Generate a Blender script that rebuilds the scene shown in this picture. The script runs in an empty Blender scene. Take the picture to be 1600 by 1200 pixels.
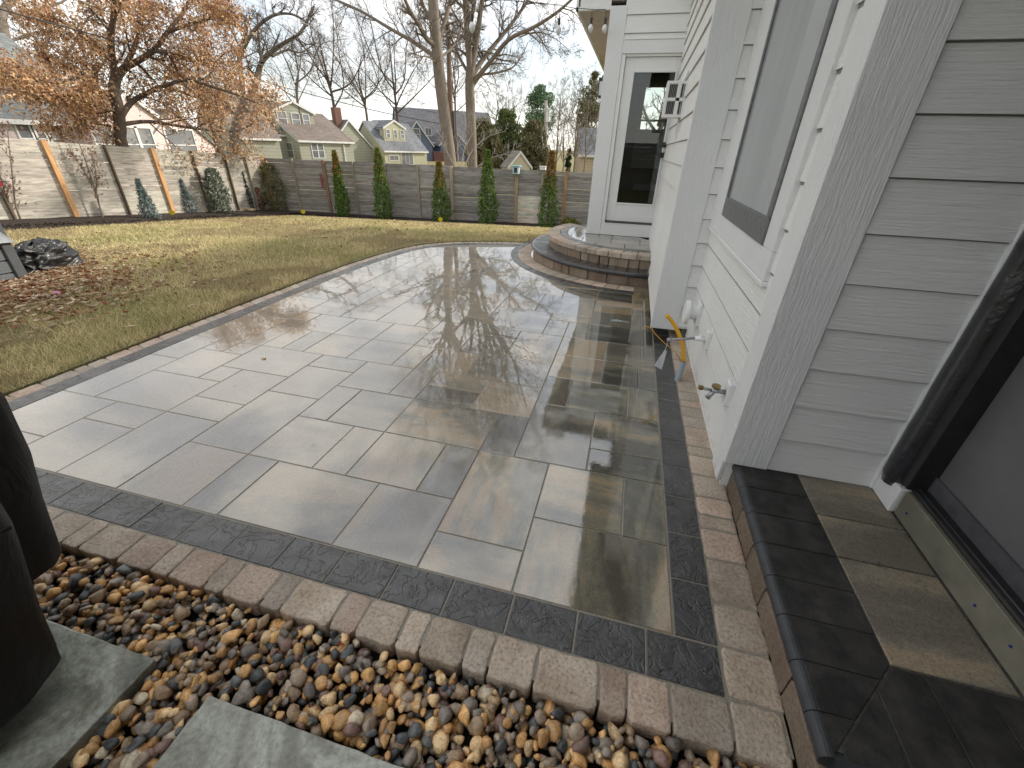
import bpy, bmesh, math, random
import numpy as np
from mathutils import Vector, Matrix, noise

# ------------------------------------------------------------------ camera, sky, sun, exposure
SC = bpy.context.scene
COL = SC.collection
H = 1.45
FPX = 657.394
YAW, PIT, ROL = -0.244033225, 0.511430572, 0.0312873099
def _rot():
    cy, sy = math.cos(YAW), math.sin(YAW)
    f = np.array([sy*math.cos(PIT), cy*math.cos(PIT), -math.sin(PIT)])
    r = np.array([cy, -sy, 0.0]); u = np.cross(r, f)
    r2 = math.cos(ROL)*r + math.sin(ROL)*u
    u2 = -math.sin(ROL)*r + math.cos(ROL)*u
    return r2, u2, f
CR, CU, CF = _rot()
cam = bpy.data.cameras.new('camera'); camo = bpy.data.objects.new('camera', cam); COL.objects.link(camo)
M4 = Matrix(((CR[0], CU[0], -CF[0], 0), (CR[1], CU[1], -CF[1], 0), (CR[2], CU[2], -CF[2], H), (0, 0, 0, 1)))
camo.matrix_world = M4
cam.sensor_width = 36; cam.lens = FPX*36/1600; cam.clip_start = 0.02; cam.clip_end = 2000
SC.camera = camo

SUN_AZ = math.radians(48)      # from +Y towards +X
SUN_EL = math.radians(27)
w = bpy.data.worlds.new('World'); SC.world = w; w.use_nodes = True
nt = w.node_tree; nt.nodes.clear()
wo = nt.nodes.new('ShaderNodeOutputWorld'); bg = nt.nodes.new('ShaderNodeBackground')
sky = nt.nodes.new('ShaderNodeTexSky'); sky.sky_type = 'NISHITA'; sky.sun_disc = False
sky.sun_elevation = SUN_EL; sky.sun_rotation = SUN_AZ; sky.air_density = 1.0; sky.dust_density = 1.0; sky.ozone_density = 1.0
tc = nt.nodes.new('ShaderNodeTexCoord'); mp = nt.nodes.new('ShaderNodeMapping'); mp.inputs['Scale'].default_value = (1.0, 1.6, 3.2)
mp.inputs['Rotation'].default_value = (0.1, 0.2, 0.5)
n1 = nt.nodes.new('ShaderNodeTexNoise'); n1.inputs['Scale'].default_value = 2.6; n1.inputs['Detail'].default_value = 9; n1.inputs['Roughness'].default_value = 0.6; n1.inputs['Distortion'].default_value = 0.4
cr = nt.nodes.new('ShaderNodeValToRGB'); cr.color_ramp.elements[0].position = 0.38; cr.color_ramp.elements[1].position = 0.56
cr.color_ramp.elements[0].color = (0.42, 0.42, 0.42, 1); cr.color_ramp.elements[1].color = (0.97, 0.97, 0.97, 1)
mx = nt.nodes.new('ShaderNodeMix'); mx.data_type = 'RGBA'
mx.inputs[7].default_value = (6.6, 6.5, 6.3, 1)
nt.links.new(tc.outputs['Generated'], mp.inputs['Vector']); nt.links.new(mp.outputs[0], n1.inputs['Vector'])
nt.links.new(n1.outputs['Fac'], cr.inputs['Fac']); nt.links.new(cr.outputs['Color'], mx.inputs['Factor'])
nt.links.new(sky.outputs['Color'], mx.inputs[6]); nt.links.new(mx.outputs[2], bg.inputs['Color'])
bg.inputs['Strength'].default_value = 0.10
nt.links.new(bg.outputs[0], wo.inputs[0])
sun = bpy.data.lights.new('sun', 'SUN'); sun.energy = 2.3; sun.angle = math.radians(4.0); sun.color = (1.0, 0.93, 0.82)
suno = bpy.data.objects.new('sun', sun); COL.objects.link(suno)
sd = Vector((math.sin(SUN_AZ)*math.cos(SUN_EL), math.cos(SUN_AZ)*math.cos(SUN_EL), math.sin(SUN_EL)))
suno.rotation_euler = sd.to_track_quat('Z', 'Y').to_euler(); suno.location = (20, 20, 30)
SC.view_settings.view_transform = 'Standard'; SC.view_settings.look = 'None'; SC.view_settings.gamma = 1
SC.view_settings.exposure = 1.08
SC.cycles.max_bounces = 6; SC.cycles.transparent_max_bounces = 8
SC.cycles.caustics_reflective = False; SC.cycles.caustics_refractive = False

# ------------------------------------------------------------------ picture measurements to places
def ray(x, y):
    return CR*(x-800) - CU*(y-600) + CF*FPX
def gz(x, y, z=0.0):
    d = ray(x, y); t = (z-H)/d[2]; return (d[0]*t, d[1]*t, z)
def atY(x, y, Y):
    d = ray(x, y); t = Y/d[1]; return (d[0]*t, Y, H+d[2]*t)
def atX(x, y, X):
    d = ray(x, y); t = X/d[0]; return (X, d[1]*t, H+d[2]*t)
def atD(x, y, D):
    d = ray(x, y); t = D/math.hypot(d[0], d[1]); return (d[0]*t, d[1]*t, H+d[2]*t)
def clamp(a, lo, hi): return max(lo, min(hi, a))

# ------------------------------------------------------------------ terrain
PATIO = [(-3.64, -1.0), (-3.64, 4.45), (-3.60, 5.2), (-3.52, 5.87), (-3.35, 6.5), (-3.05, 6.95), (-2.65, 7.22), (-2.2, 7.40), (-1.6, 7.55), (-0.9, 7.6), (0.7, 7.6), (0.7, -1.0)]
def seg_d(px, py, a, b):
    dx, dy = b[0]-a[0], b[1]-a[1]
    t = clamp(((px-a[0])*dx+(py-a[1])*dy)/(dx*dx+dy*dy+1e-9), 0, 1)
    return math.hypot(px-a[0]-t*dx, py-a[1]-t*dy)
def inside(px, py, poly):
    r = False; n = len(poly)
    for i in range(n):
        x1, y1 = poly[i]; x2, y2 = poly[(i+1) % n]
        if (y1 > py) != (y2 > py) and px < (x2-x1)*(py-y1)/(y2-y1)+x1: r = not r
    return r
def patio_d(x, y):
    if inside(x, y, PATIO): return 0.0
    return min(seg_d(x, y, PATIO[i], PATIO[(i+1) % len(PATIO)]) for i in range(len(PATIO)))
def zf(y): return clamp(0.247-0.082*y, -1.06, 0.0)
def fence_y(x): return 15.2+0.139*(x+13.9)
def tz(x, y):
    if x > 0.8: dp = math.hypot(0, max(0, y-8.2)) + 0.0
    else: dp = patio_d(x, y)
    if y < 0 and x > -3.64: return 0.0
    if x < -13.9 or y > fence_y(x): 
        return zf(y)
    df = min(abs(x+13.9), abs(fence_y(x)-y))
    return (zf(y)-0.09)*dp/(dp+max(0.0, df-1.25)+1e-6) if dp > 0 else 0.0
def hit(x, y):
    d = ray(x, y); hl = math.hypot(d[0], d[1]); t = 1.0/hl
    for k in range(4000):
        p = d*t; z = H+p[2]
        if z <= tz(p[0], p[1]): break
        t += 0.03/hl
    return (p[0], p[1], tz(p[0], p[1]))

# ------------------------------------------------------------------ mesh builder
class MB:
    def __init__(s): s.v = []; s.f = []; s.c = []; s.u = []
    def add(s, vs, fs, col=(1, 1, 1), uv=None):
        n = len(s.v); s.v.extend([tuple(p) for p in vs]); s.f.extend([tuple(i+n for i in q) for q in fs])
        s.c.extend([col]*len(vs))
        s.u.extend(uv if uv else [(0, 0, 0)]*len(vs)); return s
    def box(s, x0, x1, y0, y1, z0, z1, col=(1, 1, 1), mat=None):
        vs = [(x0, y0, z0), (x1, y0, z0), (x1, y1, z0), (x0, y1, z0), (x0, y0, z1), (x1, y0, z1), (x1, y1, z1), (x0, y1, z1)]
        if mat is not None: vs = [tuple(mat @ Vector(p)) for p in vs]
        return s.add(vs, [(3, 2, 1, 0), (4, 5, 6, 7), (0, 1, 5, 4), (1, 2, 6, 5), (2, 3, 7, 6), (3, 0, 4, 7)], col)
    def bbox(s, x0, x1, y0, y1, z0, z1, b=0.004, col=(1, 1, 1), mat=None):
        # box with chamfered edges
        vs = []; 
        def q(ix, iy, iz):
            X = (x0, x1)[ix]; Y = (y0, y1)[iy]; Z = (z0, z1)[iz]
            sx = b if ix == 0 else -b; sy = b if iy == 0 else -b; sz = b if iz == 0 else -b
            return [(X, Y+sy, Z+sz), (X+sx, Y, Z+sz), (X+sx, Y+sy, Z)]
        idx = {}
        for ix in (0, 1):
            for iy in (0, 1):
                for iz in (0, 1):
                    for k, p in enumerate(q(ix, iy, iz)):
                        idx[(ix, iy, iz, k)] = len(vs); vs.append(p)
        I = lambda a, b_, c, k: idx[(a, b_, c, k)]
        fs = [(I(0, 0, 0, 0), I(0, 0, 1, 0), I(0, 1, 1, 0), I(0, 1, 0, 0)), (I(1, 0, 0, 0), I(1, 1, 0, 0), I(1, 1, 1, 0), I(1, 0, 1, 0)),
              (I(0, 0, 0, 1), I(1, 0, 0, 1), I(1, 0, 1, 1), I(0, 0, 1, 1)), (I(0, 1, 0, 1), I(0, 1, 1, 1), I(1, 1, 1, 1), I(1, 1, 0, 1)),
              (I(0, 0, 0, 2), I(0, 1, 0, 2), I(1, 1, 0, 2), I(1, 0, 0, 2)), (I(0, 0, 1, 2), I(1, 0, 1, 2), I(1, 1, 1, 2), I(0, 1, 1, 2))]
        for a in (0, 1):
            for c in (0, 1):
                fs.append((I(a, 0, c, 0), I(a, 1, c, 0), I(a, 1, c, 2), I(a, 0, c, 2)))
                fs.append((I(0, a, c, 1), I(1, a, c, 1), I(1, a, c, 2), I(0, a, c, 2)))
                fs.append((I(a, c, 0, 0), I(a, c, 1, 0), I(a, c, 1, 1), I(a, c, 0, 1)))
                for e in (0, 1): fs.append((I(a, c, e, 0), I(a, c, e, 1), I(a, c, e, 2)))
        if mat is not None: vs = [tuple(mat @ Vector(p)) for p in vs]
        return s.add(vs, fs, col)
    def tube(s, pts, rad, n=8, col=(1, 1, 1), cap=True):
        pts = [Vector(p) for p in pts]
        if not isinstance(rad, (list, tuple)): rad = [rad]*len(pts)
        vs = []; fs = []; pu = None
        for i, p in enumerate(pts):
            d = (pts[min(i+1, len(pts)-1)]-pts[max(i-1, 0)]).normalized()
            if pu is None: pu = d.orthogonal().normalized()
            pu = (pu-d*pu.dot(d))
            pu = pu.normalized() if pu.length > 1e-6 else d.orthogonal().normalized()
            q = d.cross(pu)
            for k in range(n):
                a = 2*math.pi*k/n
                vs.append(p+(pu*math.cos(a)+q*math.sin(a))*rad[i])
        for i in range(len(pts)-1):
            for k in range(n):
                fs.append((i*n+k, i*n+(k+1) % n, (i+1)*n+(k+1) % n, (i+1)*n+k))
        if cap:
            fs.append(tuple(range(n-1, -1, -1))); fs.append(tuple((len(pts)-1)*n+k for k in range(n)))
        return s.add(vs, fs, col)
    def prism(s, poly, z0, z1, col=(1, 1, 1), mat=None):
        n = len(poly)
        vs = [(p[0], p[1], z0) for p in poly]+[(p[0], p[1], z1) for p in poly]
        if mat is not None: vs = [tuple(mat @ Vector(p)) for p in vs]
        fs = [tuple(range(n-1, -1, -1)), tuple(range(n, 2*n))]+[(i, (i+1) % n, n+(i+1) % n, n+i) for i in range(n)]
        return s.add(vs, fs, col)
    def paver(s, poly, zt, h, bev=0.004, rad=0.006, col=(1, 1, 1), suv=None, jit=0.0, tilt=(0, 0), dome=0.0):
        # stone with rounded corners and softened top edge, outline = any convex polygon (counter-clockwise)
        n = len(poly); P = [Vector((p[0], p[1])) for p in poly]
        c = sum(P, Vector((0, 0)))/n; out = []
        for i in range(n):
            a, b, d = P[i-1], P[i], P[(i+1) % n]
            e1 = (a-b); e2 = (d-b); r = min(rad, e1.length*0.4, e2.length*0.4)
            p1 = b+e1.normalized()*r; p2 = b+e2.normalized()*r
            m = int(jit > 0)
            for t in ((0, 0.5, 1) if rad > 0.004 else (0.5,)):
                out.append(p1*(1-t)**2+b*2*t*(1-t)+p2*t*t)
            if jit > 0:
                L = (d-b).length; k = max(1, int(L/0.035))
                for q in range(1, k): 
                    out.append(b.lerp(d, q/k) )
        if jit > 0: out = [p+Vector((random.uniform(-jit, jit), random.uniform(-jit, jit))) for p in out]
        m = len(out); vs = []; fs = []
        prof = [(1.0, -h), (0.0, -bev), (0.0, -bev), (0.30*bev, -0.3*bev), (bev, 0)] if False else [(0.0, -h), (0.0, -bev), (0.3*bev, -0.3*bev), (bev, 0.0)]
        for ins, dz in prof:
            for p in out:
                dd = (c-p); L = dd.length
                q = p+dd/L*ins*1.3 if L > 0 else p
                z = zt+dz+(q.x-c.x)*tilt[0]+(q.y-c.y)*tilt[1]
                vs.append((q.x, q.y, z))
        if dome:
            for p in out:
                q = p.lerp(c, 0.35); vs.append((q.x, q.y, zt+dome*0.8+(q.x-c.x)*tilt[0]+(q.y-c.y)*tilt[1]))
        R = len(vs)//m
        vs.append((c.x, c.y, zt+dome))
        for r in range(R-1):
            for i in range(m): fs.append((r*m+i, r*m+(i+1) % m, (r+1)*m+(i+1) % m, (r+1)*m+i))
        for i in range(m): fs.append(((R-1)*m+i, (R-1)*m+(i+1) % m, R*m))
        if suv is None: suv = lambda x, y: (x, y, 0)
        return s.add(vs, fs, col, [suv(v[0], v[1]) for v in vs])
    def build(s, name, mat=None, parent=None, smooth=False, loc=None):
        me = bpy.data.meshes.new(name); me.from_pydata(s.v, [], s.f)
        a = me.attributes.new('vcol', 'FLOAT_COLOR', 'POINT')
        arr = np.ones((len(s.v), 4), dtype=np.float32); arr[:, :3] = np.array(s.c, dtype=np.float32).reshape(-1, 3); a.data.foreach_set('color', arr.ravel())
        if any(u != (0, 0, 0) for u in s.u[:50]):
            b = me.attributes.new('suv', 'FLOAT_VECTOR', 'POINT'); b.data.foreach_set('vector', np.array(s.u, dtype=np.float32).ravel())
        if smooth: me.polygons.foreach_set('use_smooth', [True]*len(me.polygons))
        me.update()
        if mat: me.materials.append(mat)
        o = bpy.data.objects.new(name, me); COL.objects.link(o)
        if loc is not None: o.location = loc
        if parent is not None: o.parent = parent
        return o
def np_mesh(name, V, F, col=None, mat=None, parent=None, smooth=False, k=None):
    # fast mesh: V (n,3), F (m,k) all faces with k corners
    V = np.asarray(V, dtype=np.float32); F = np.asarray(F, dtype=np.int32); m, k = F.shape
    me = bpy.data.meshes.new(name); me.vertices.add(len(V)); me.vertices.foreach_set('co', V.ravel())
    me.loops.add(m*k); me.loops.foreach_set('vertex_index', F.ravel())
    me.polygons.add(m); me.polygons.foreach_set('loop_start', np.arange(0, m*k, k, dtype=np.int32)); me.polygons.foreach_set('loop_total', np.full(m, k, dtype=np.int32))
    if smooth: me.polygons.foreach_set('use_smooth', np.ones(m, dtype=bool))
    if col is not None:
        a = me.attributes.new('vcol', 'FLOAT_COLOR', 'POINT'); arr = np.ones((len(V), 4), dtype=np.float32); arr[:, :3] = col; a.data.foreach_set('color', arr.ravel())
    me.update(calc_edges=True); me.validate()
    if mat: me.materials.append(mat)
    o = bpy.data.objects.new(name, me); COL.objects.link(o)
    if parent is not None: o.parent = parent
    return o
def empty(name, loc, label, cat, group=None, rz=0.0):
    o = bpy.data.objects.new(name, None); COL.objects.link(o); o.location = loc; o.rotation_euler = (0, 0, rz); o.empty_display_size = 0.1
    return tag(o, label, cat, group)
def tag(o, label=None, cat=None, group=None, kind=None):
    if label: o['label'] = label
    if cat: o['category'] = cat
    if group: o['group'] = group
    if kind: o['kind'] = kind
    return o
def reloc(o, root):
    # parts are modelled in world places: keep them there under a root that stands at its own base
    o.parent = root; o.matrix_parent_inverse = (Matrix.Translation(root.location) @ Matrix.Rotation(root.rotation_euler[2], 4, 'Z')).inverted(); return o
class Thing:
    def __init__(s, name, loc, label, cat, group=None): s.r = empty(name, loc, label, cat, group)
    def part(s, mb, name, mat, smooth=False, of=None, label=None):
        o = mb.build(name, mat, None, smooth) if isinstance(mb, MB) else mb
        if of is None: reloc(o, s.r)
        else:
            o.parent = of; o.matrix_parent_inverse = (Matrix.Translation(s.r.location) @ Matrix.Rotation(s.r.rotation_euler[2], 4, 'Z')).inverted() @ Matrix.Identity(4)
            # the parent part has identity basis, so its world matrix is the identity
            o.matrix_parent_inverse = Matrix.Identity(4)
        if label: o['label'] = label
        return o

# ------------------------------------------------------------------ materials
def mat_new(name):
    m = bpy.data.materials.new(name); m.use_nodes = True; t = m.node_tree
    return m, t, t.nodes['Principled BSDF'], t.nodes, t.links
def setin(b, **k):
    for a, v in k.items():
        a = a.replace('_', ' ')
        if a in b.inputs: b.inputs[a].default_value = v
def nmap(N, L, vec, scale):
    m = N.new('ShaderNodeMapping'); m.inputs['Scale'].default_value = scale; L.new(vec, m.inputs['Vector']); return m.outputs[0]
def nnoise(N, L, vec, scale=5, detail=6, rough=0.6, dist=0.0):
    n = N.new('ShaderNodeTexNoise'); n.inputs['Scale'].default_value = scale; n.inputs['Detail'].default_value = detail
    n.inputs['Roughness'].default_value = rough; n.inputs['Distortion'].default_value = dist
    if vec is not None: L.new(vec, n.inputs['Vector'])
    return n.outputs['Fac']
def nramp(N, L, fac, stops):
    r = N.new('ShaderNodeValToRGB'); e = r.color_ramp.elements
    while len(e) < len(stops): e.new(0.5)
    for i, (p, c) in enumerate(stops):
        e[i].position = p; e[i].color = (c, c, c, 1) if isinstance(c, (int, float)) else (*c, 1)
    L.new(fac, r.inputs['Fac']); return r.outputs['Color']
def nmix(N, L, fac, a, b, typ='MIX'):
    m = N.new('ShaderNodeMix'); m.data_type = 'RGBA'; m.blend_type = typ
    for i, v in ((0, fac), (6, a), (7, b)):
        if isinstance(v, (int, float)): m.inputs[i].default_value = v
        elif isinstance(v, tuple): m.inputs[i].default_value = (*v, 1)
        else: L.new(v, m.inputs[i])
    return m.outputs[2]
def nmath(N, L, op, a, b=None):
    m = N.new('ShaderNodeMath'); m.operation = op
    for i, v in ((0, a), (1, b)):
        if v is None: continue
        if isinstance(v, (int, float)): m.inputs[i].default_value = v
        else: L.new(v, m.inputs[i])
    return m.outputs[0]
def nbump(N, L, h, strength=0.3, dist=0.01, normal=None):
    b = N.new('ShaderNodeBump'); b.inputs['Strength'].default_value = strength; b.inputs['Distance'].default_value = dist
    L.new(h, b.inputs['Height'])
    if normal is not None: L.new(normal, b.inputs['Normal'])
    return b.outputs[0]
def objco(N): return N.new('ShaderNodeTexCoord').outputs['Object']
def attr(N, name, out='Color'):
    a = N.new('ShaderNodeAttribute'); a.attribute_name = name; return a.outputs[out]
def simple(name, c1, c2=None, rough=0.6, scale=8, stretch=(1, 1, 1), bump=0.2, bdist=0.004, bscale=None, metal=0.0, vcol=False, spec=0.5, detail=6, lo=0.35, hi=0.65, coat=0.0, rough2=None):
    m, t, b, N, L = mat_new(name)
    co = nmap(N, L, objco(N), stretch)
    n = nnoise(N, L, co, scale, detail)
    c2 = c2 or tuple(x*0.8 for x in c1)
    col = nramp(N, L, n, [(lo, c1), (hi, c2)])
    if vcol: col = nmix(N, L, 1.0, col, attr(N, 'vcol'), 'MULTIPLY')
    L.new(col, b.inputs['Base Color'])
    if rough2 is not None:
        L.new(nramp(N, L, nnoise(N, L, co, scale*0.7, 4), [(0.4, rough), (0.6, rough2)]), b.inputs['Roughness'])
    else: b.inputs['Roughness'].default_value = rough
    setin(b, Metallic=metal, Coat_Weight=coat, Coat_Roughness=0.08); b.inputs['Specular IOR Level'].default_value = spec
    if bump: 
        nb = nnoise(N, L, co, bscale or scale*4, detail)
        L.new(nbump(N, L, nb, bump, bdist), b.inputs['Normal'])
    return m
def leafmat(name, tint=(1, 1, 1), trans=0.25, rough=0.6):
    m, t, b, N, L = mat_new(name)
    c = nmix(N, L, 1.0, attr(N, 'vcol'), tint, 'MULTIPLY')
    L.new(c, b.inputs['Base Color']); b.inputs['Roughness'].default_value = rough; b.inputs['Specular IOR Level'].default_value = 0.25
    tr = N.new('ShaderNodeBsdfTranslucent'); L.new(c, tr.inputs['Color'])
    ms = N.new('ShaderNodeMixShader'); ms.inputs[0].default_value = trans
    L.new(b.outputs[0], ms.inputs[1]); L.new(tr.outputs[0], ms.inputs[2]); L.new(ms.outputs[0], N['Material Output'].inputs['Surface'])
    return m
random.seed(11)
R = random.random; U = random.uniform
# ------------------------------------------------------------------ wet paving materials
def wet_stone(name, kind):
    m, t, b, N, L = mat_new(name)
    s = attr(N, 'suv', 'Vector'); o = objco(N); vc = attr(N, 'vcol')
    sep = N.new('ShaderNodeSeparateColor'); L.new(vc, sep.inputs[0])
    if kind == 'field':
        c1 = nnoise(N, L, nmap(N, L, s, (1.0, 4.2, 1)), 1.0, 4, 0.6, 0.35)     # long colour bands
        c2 = nnoise(N, L, nmap(N, L, s, (14, 24, 1)), 1.0, 7, 0.78)
        c3 = nnoise(N, L, nmap(N, L, s, (75, 75, 1)), 1.0, 5, 0.8)
        c4 = nnoise(N, L, nmap(N, L, s, (3.5, 4.5, 1)), 1.0, 5, 0.65, 0.5)
        a = nmath(N, L, 'ADD', nmath(N, L, 'MULTIPLY', c1, 0.66), nmath(N, L, 'MULTIPLY', c2, 0.18))
        a = nmath(N, L, 'ADD', a, nmath(N, L, 'MULTIPLY', c4, 0.16))
        a = nmath(N, L, 'ADD', a, nmath(N, L, 'MULTIPLY', nmath(N, L, 'SUBTRACT', sep.outputs[0], 0.5), 0.16))
        col = nramp(N, L, a, [(0.42, (0.040, 0.038, 0.028)), (0.465, (0.088, 0.084, 0.058)), (0.50, (0.145, 0.137, 0.092)), (0.53, (0.20, 0.172, 0.107)), (0.56, (0.30, 0.218, 0.118)), (0.62, (0.33, 0.24, 0.135))])
        g = nmix(N, L, nmath(N, L, 'MULTIPLY', sep.outputs[1], 0.85), col, (0.325, 0.275, 0.205))
        col = nmix(N, L, 1.0, g, nramp(N, L, c3, [(0.28, 0.50), (0.42, 0.90), (0.5, 1.0), (0.75, 1.22)]), 'MULTIPLY')
        c5 = nnoise(N, L, nmap(N, L, o, (210, 210, 1)), 1.0, 3, 0.7)
        col = nmix(N, L, 1.0, col, nramp(N, L, c5, [(0.3, 0.62), (0.5, 1.0), (0.7, 1.3)]), 'MULTIPLY')
        st = nnoise(N, L, nmap(N, L, o, (9, 9, 1)), 1, 5, 0.65)
        st = nramp(N, L, st, [(0.63, 0.0), (0.70, 1.0)])
        col = nmix(N, L, nmath(N, L, 'MULTIPLY', st, 0.45), col, (0.05, 0.042, 0.032))
        pit = nramp(N, L, nnoise(N, L, nmap(N, L, o, (38, 38, 1)), 1, 6, 0.75, 0.3), [(0.64, 0.0), (0.70, 1.0)]); zone = nramp(N, L, nnoise(N, L, nmap(N, L, o, (2.6, 2.6, 1)), 1, 4, 0.6), [(0.46, 0.0), (0.6, 1.0)])
        col = nmix(N, L, nmath(N, L, 'MULTIPLY', nmath(N, L, 'MULTIPLY', pit, zone), 0.7), col, (0.06, 0.052, 0.042))
        base_h = nmath(N, L, 'ADD', nmath(N, L, 'MULTIPLY', c2, 0.6), nmath(N, L, 'MULTIPLY', c3, 0.5))
        bs, bd = 0.28, 0.003
    elif kind == 'char':
        r1 = nnoise(N, L, nmap(N, L, s, (9, 9, 1)), 1, 3, 0.5, 1.6)
        rid = nmath(N, L, 'ABSOLUTE', nmath(N, L, 'SUBTRACT', r1, 0.5))
        rid = nramp(N, L, rid, [(0.0, 0.35), (0.02, 0.8), (0.09, 0.9), (0.3, 1.0)])
        r2 = nnoise(N, L, nmap(N, L, s, (11, 15, 1)), 1, 9, 0.68, 0.5)
        c3 = nnoise(N, L, nmap(N, L, o, (70, 70, 70)), 1, 4, 0.7)
        col = nramp(N, L, c3, [(0.3, (0.012, 0.0125, 0.014)), (0.7, (0.030, 0.031, 0.034))])
        base_h = nmath(N, L, 'ADD', nmath(N, L, 'MULTIPLY', rid, 0.30), r2)
        bs, bd = 1.0, 0.022
    else:
        c1 = nnoise(N, L, nmap(N, L, s, (6, 6, 6)), 1, 6, 0.6, 0.3)
        c3 = nnoise(N, L, nmap(N, L, o, (90, 90, 90)), 1, 5, 0.7)
        col = nramp(N, L, c1, [(0.3, (0.38, 0.305, 0.235)), (0.5, (0.52, 0.44, 0.355)), (0.7, (0.62, 0.545, 0.455))])
        col = nmix(N, L, 1.0, col, vc, 'MULTIPLY')
        col = nmix(N, L, 1.0, col, nramp(N, L, c3, [(0.3, 0.50), (0.5, 0.95), (0.75, 1.25)]), 'MULTIPLY')
        base_h = nmath(N, L, 'ADD', c1, c3); bs, bd = 0.9, 0.007
    L.new(col, b.inputs['Base Color'])
    # water film: puddles join up away from the border stones
    film = nnoise(N, L, nmap(N, L, o, (1.3, 1.0, 1)), 1.1, 5, 0.6, 0.2)
    fine = nnoise(N, L, nmap(N, L, o, (16, 10, 1)), 1, 5, 0.7)
    f = nmath(N, L, 'ADD', film, nmath(N, L, 'MULTIPLY', nmath(N, L, 'SUBTRACT', fine, 0.5), 0.30))
    sp = N.new('ShaderNodeSeparateXYZ'); L.new(o, sp.inputs[0])
    if kind == 'field':
        f = nmath(N, L, 'ADD', f, nmath(N, L, 'MULTIPLY', nmath(N, L, 'MINIMUM', nmath(N, L, 'SUBTRACT', sp.outputs[1], 2.2), 1.4), 0.075))
        lo, hi = 0.44, 0.54
    elif kind == 'char': lo, hi = 0.35, 0.52
    else: lo, hi = 0.62, 0.72
    mask = nramp(N, L, f, [(lo, 0.0), (hi, 1.0)])
    L.new(nramp(N, L, mask, [(0.0, 0.50 if kind != 'brick' else 0.62), (1.0, 0.30)]), b.inputs['Roughness'])
    L.new(nramp(N, L, mask, [(0.0, 0.95 if kind == 'field' else (0.8 if kind == 'char' else 0.10)), (1.0, 1.0)]), b.inputs['Coat Weight'])
    L.new(nramp(N, L, mask, [(0.0, (0.014 if kind == 'field' else 0.16) if kind != 'char' else 0.06), (1.0, 0.008 if kind == 'field' else 0.06)]), b.inputs['Coat Roughness'])
    b.inputs['Coat IOR'].default_value = 2.5 if kind == 'field' else (1.75 if kind == 'char' else 1.4)
    b.inputs['Specular IOR Level'].default_value = 0.35
    nb = nbump(N, L, base_h, bs, bd); L.new(nb, b.inputs['Normal'])
    if kind == 'field':
        rp = nnoise(N, L, nmap(N, L, o, (7, 4.0, 1)), 1, 3, 0.5, 0.6)
        gr = nmath(N, L, 'MULTIPLY', nmath(N, L, 'SUBTRACT', 1.0, mask), base_h)
        hh = nmath(N, L, 'ADD', nmath(N, L, 'MULTIPLY', rp, 0.75), nmath(N, L, 'MULTIPLY', gr, 0.16))
        L.new(nbump(N, L, hh, 0.055, 0.012), b.inputs['Coat Normal'])
    else:
        L.new(nbump(N, L, base_h, bs*(0.6 if kind == 'char' else 0.55), bd), b.inputs['Coat Normal'])
    return m
M_field = wet_stone('wet_slab', 'field'); M_char = wet_stone('wet_charcoal', 'char'); M_brick = wet_stone('tumbled_brick', 'brick')
M_sand = simple('joint_sand', (0.30, 0.275, 0.225), (0.21, 0.19, 0.155), 0.55, 120, bump=0.4, bdist=0.003)
M_soil = simple('dark_soil', (0.03, 0.022, 0.016), (0.014, 0.011, 0.008), 0.9, 60, bump=0.8, bdist=0.02)

# ------------------------------------------------------------------ patio
GM = 0.1333*H; GX = 0.251*H; GY = 0.666*H
def clip(poly, clipper):
    out = list(poly)
    for i in range(len(clipper)):
        a = clipper[i]; b = clipper[(i+1) % len(clipper)]
        inp = out; out = []
        if not inp: return []
        def side(p): return (b[0]-a[0])*(p[1]-a[1])-(b[1]-a[1])*(p[0]-a[0])
        for k in range(len(inp)):
            p = inp[k-1]; q = inp[k]; sp_, sq = side(p), side(q)
            if (sp_ >= 0) != (sq >= 0):
                t = sp_/(sp_-sq); out.append((p[0]+(q[0]-p[0])*t, p[1]+(q[1]-p[1])*t))
            if sq >= 0: out.append(q)
    r = []
    for p in out:
        if not r or math.hypot(p[0]-r[-1][0], p[1]-r[-1][1]) > 0.012: r.append(p)
    if len(r) > 2 and math.hypot(r[0][0]-r[-1][0], r[0][1]-r[-1][1]) < 0.012: r.pop()
    return r
# outer edge line of the curved border, left side then round the far end
EDGE = [(-3.64, 0.5), (-3.64, 4.45), (-3.61, 5.1), (-3.55, 5.7), (-3.44, 6.25), (-3.25, 6.68), (-2.97, 7.0), (-2.62, 7.2), (-2.2, 7.36), (-1.75, 7.48), (-1.2, 7.58), (-0.6, 7.62)]
def offset_line(line, d):
    out = []
    for i, p in enumerate(line):
        a = line[max(0, i-1)]; b = line[min(len(line)-1, i+1)]
        dx, dy = b[0]-a[0], b[1]-a[1]; l = math.hypot(dx, dy)
        out.append((p[0]+dy/l*d, p[1]-dx/l*d))
    return out
def resample(line, steps):
    # points at the given running distances
    seg = [math.hypot(line[i+1][0]-line[i][0], line[i+1][1]-line[i][1]) for i in range(len(line)-1)]
    res = []
    for s in steps:
        i = 0
        while i < len(seg)-1 and s > seg[i]: s -= seg[i]; i += 1
        t = s/seg[i]; res.append((line[i][0]+(line[i+1][0]-line[i][0])*t, line[i][1]+(line[i+1][1]-line[i][1])*t))
    return res
E_in = offset_line(EDGE, 0.255)
fieldpoly = [(GX-0.004, GY+0.004)] + [(GX-0.004, 8.0)] + [p for p in reversed(E_in) if p[1] > 1.0 and p[0] < -0.6] + [(-3.385, GY+0.004)]
fieldpoly = [p for i, p in enumerate(fieldpoly)]
occ = {}
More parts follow.
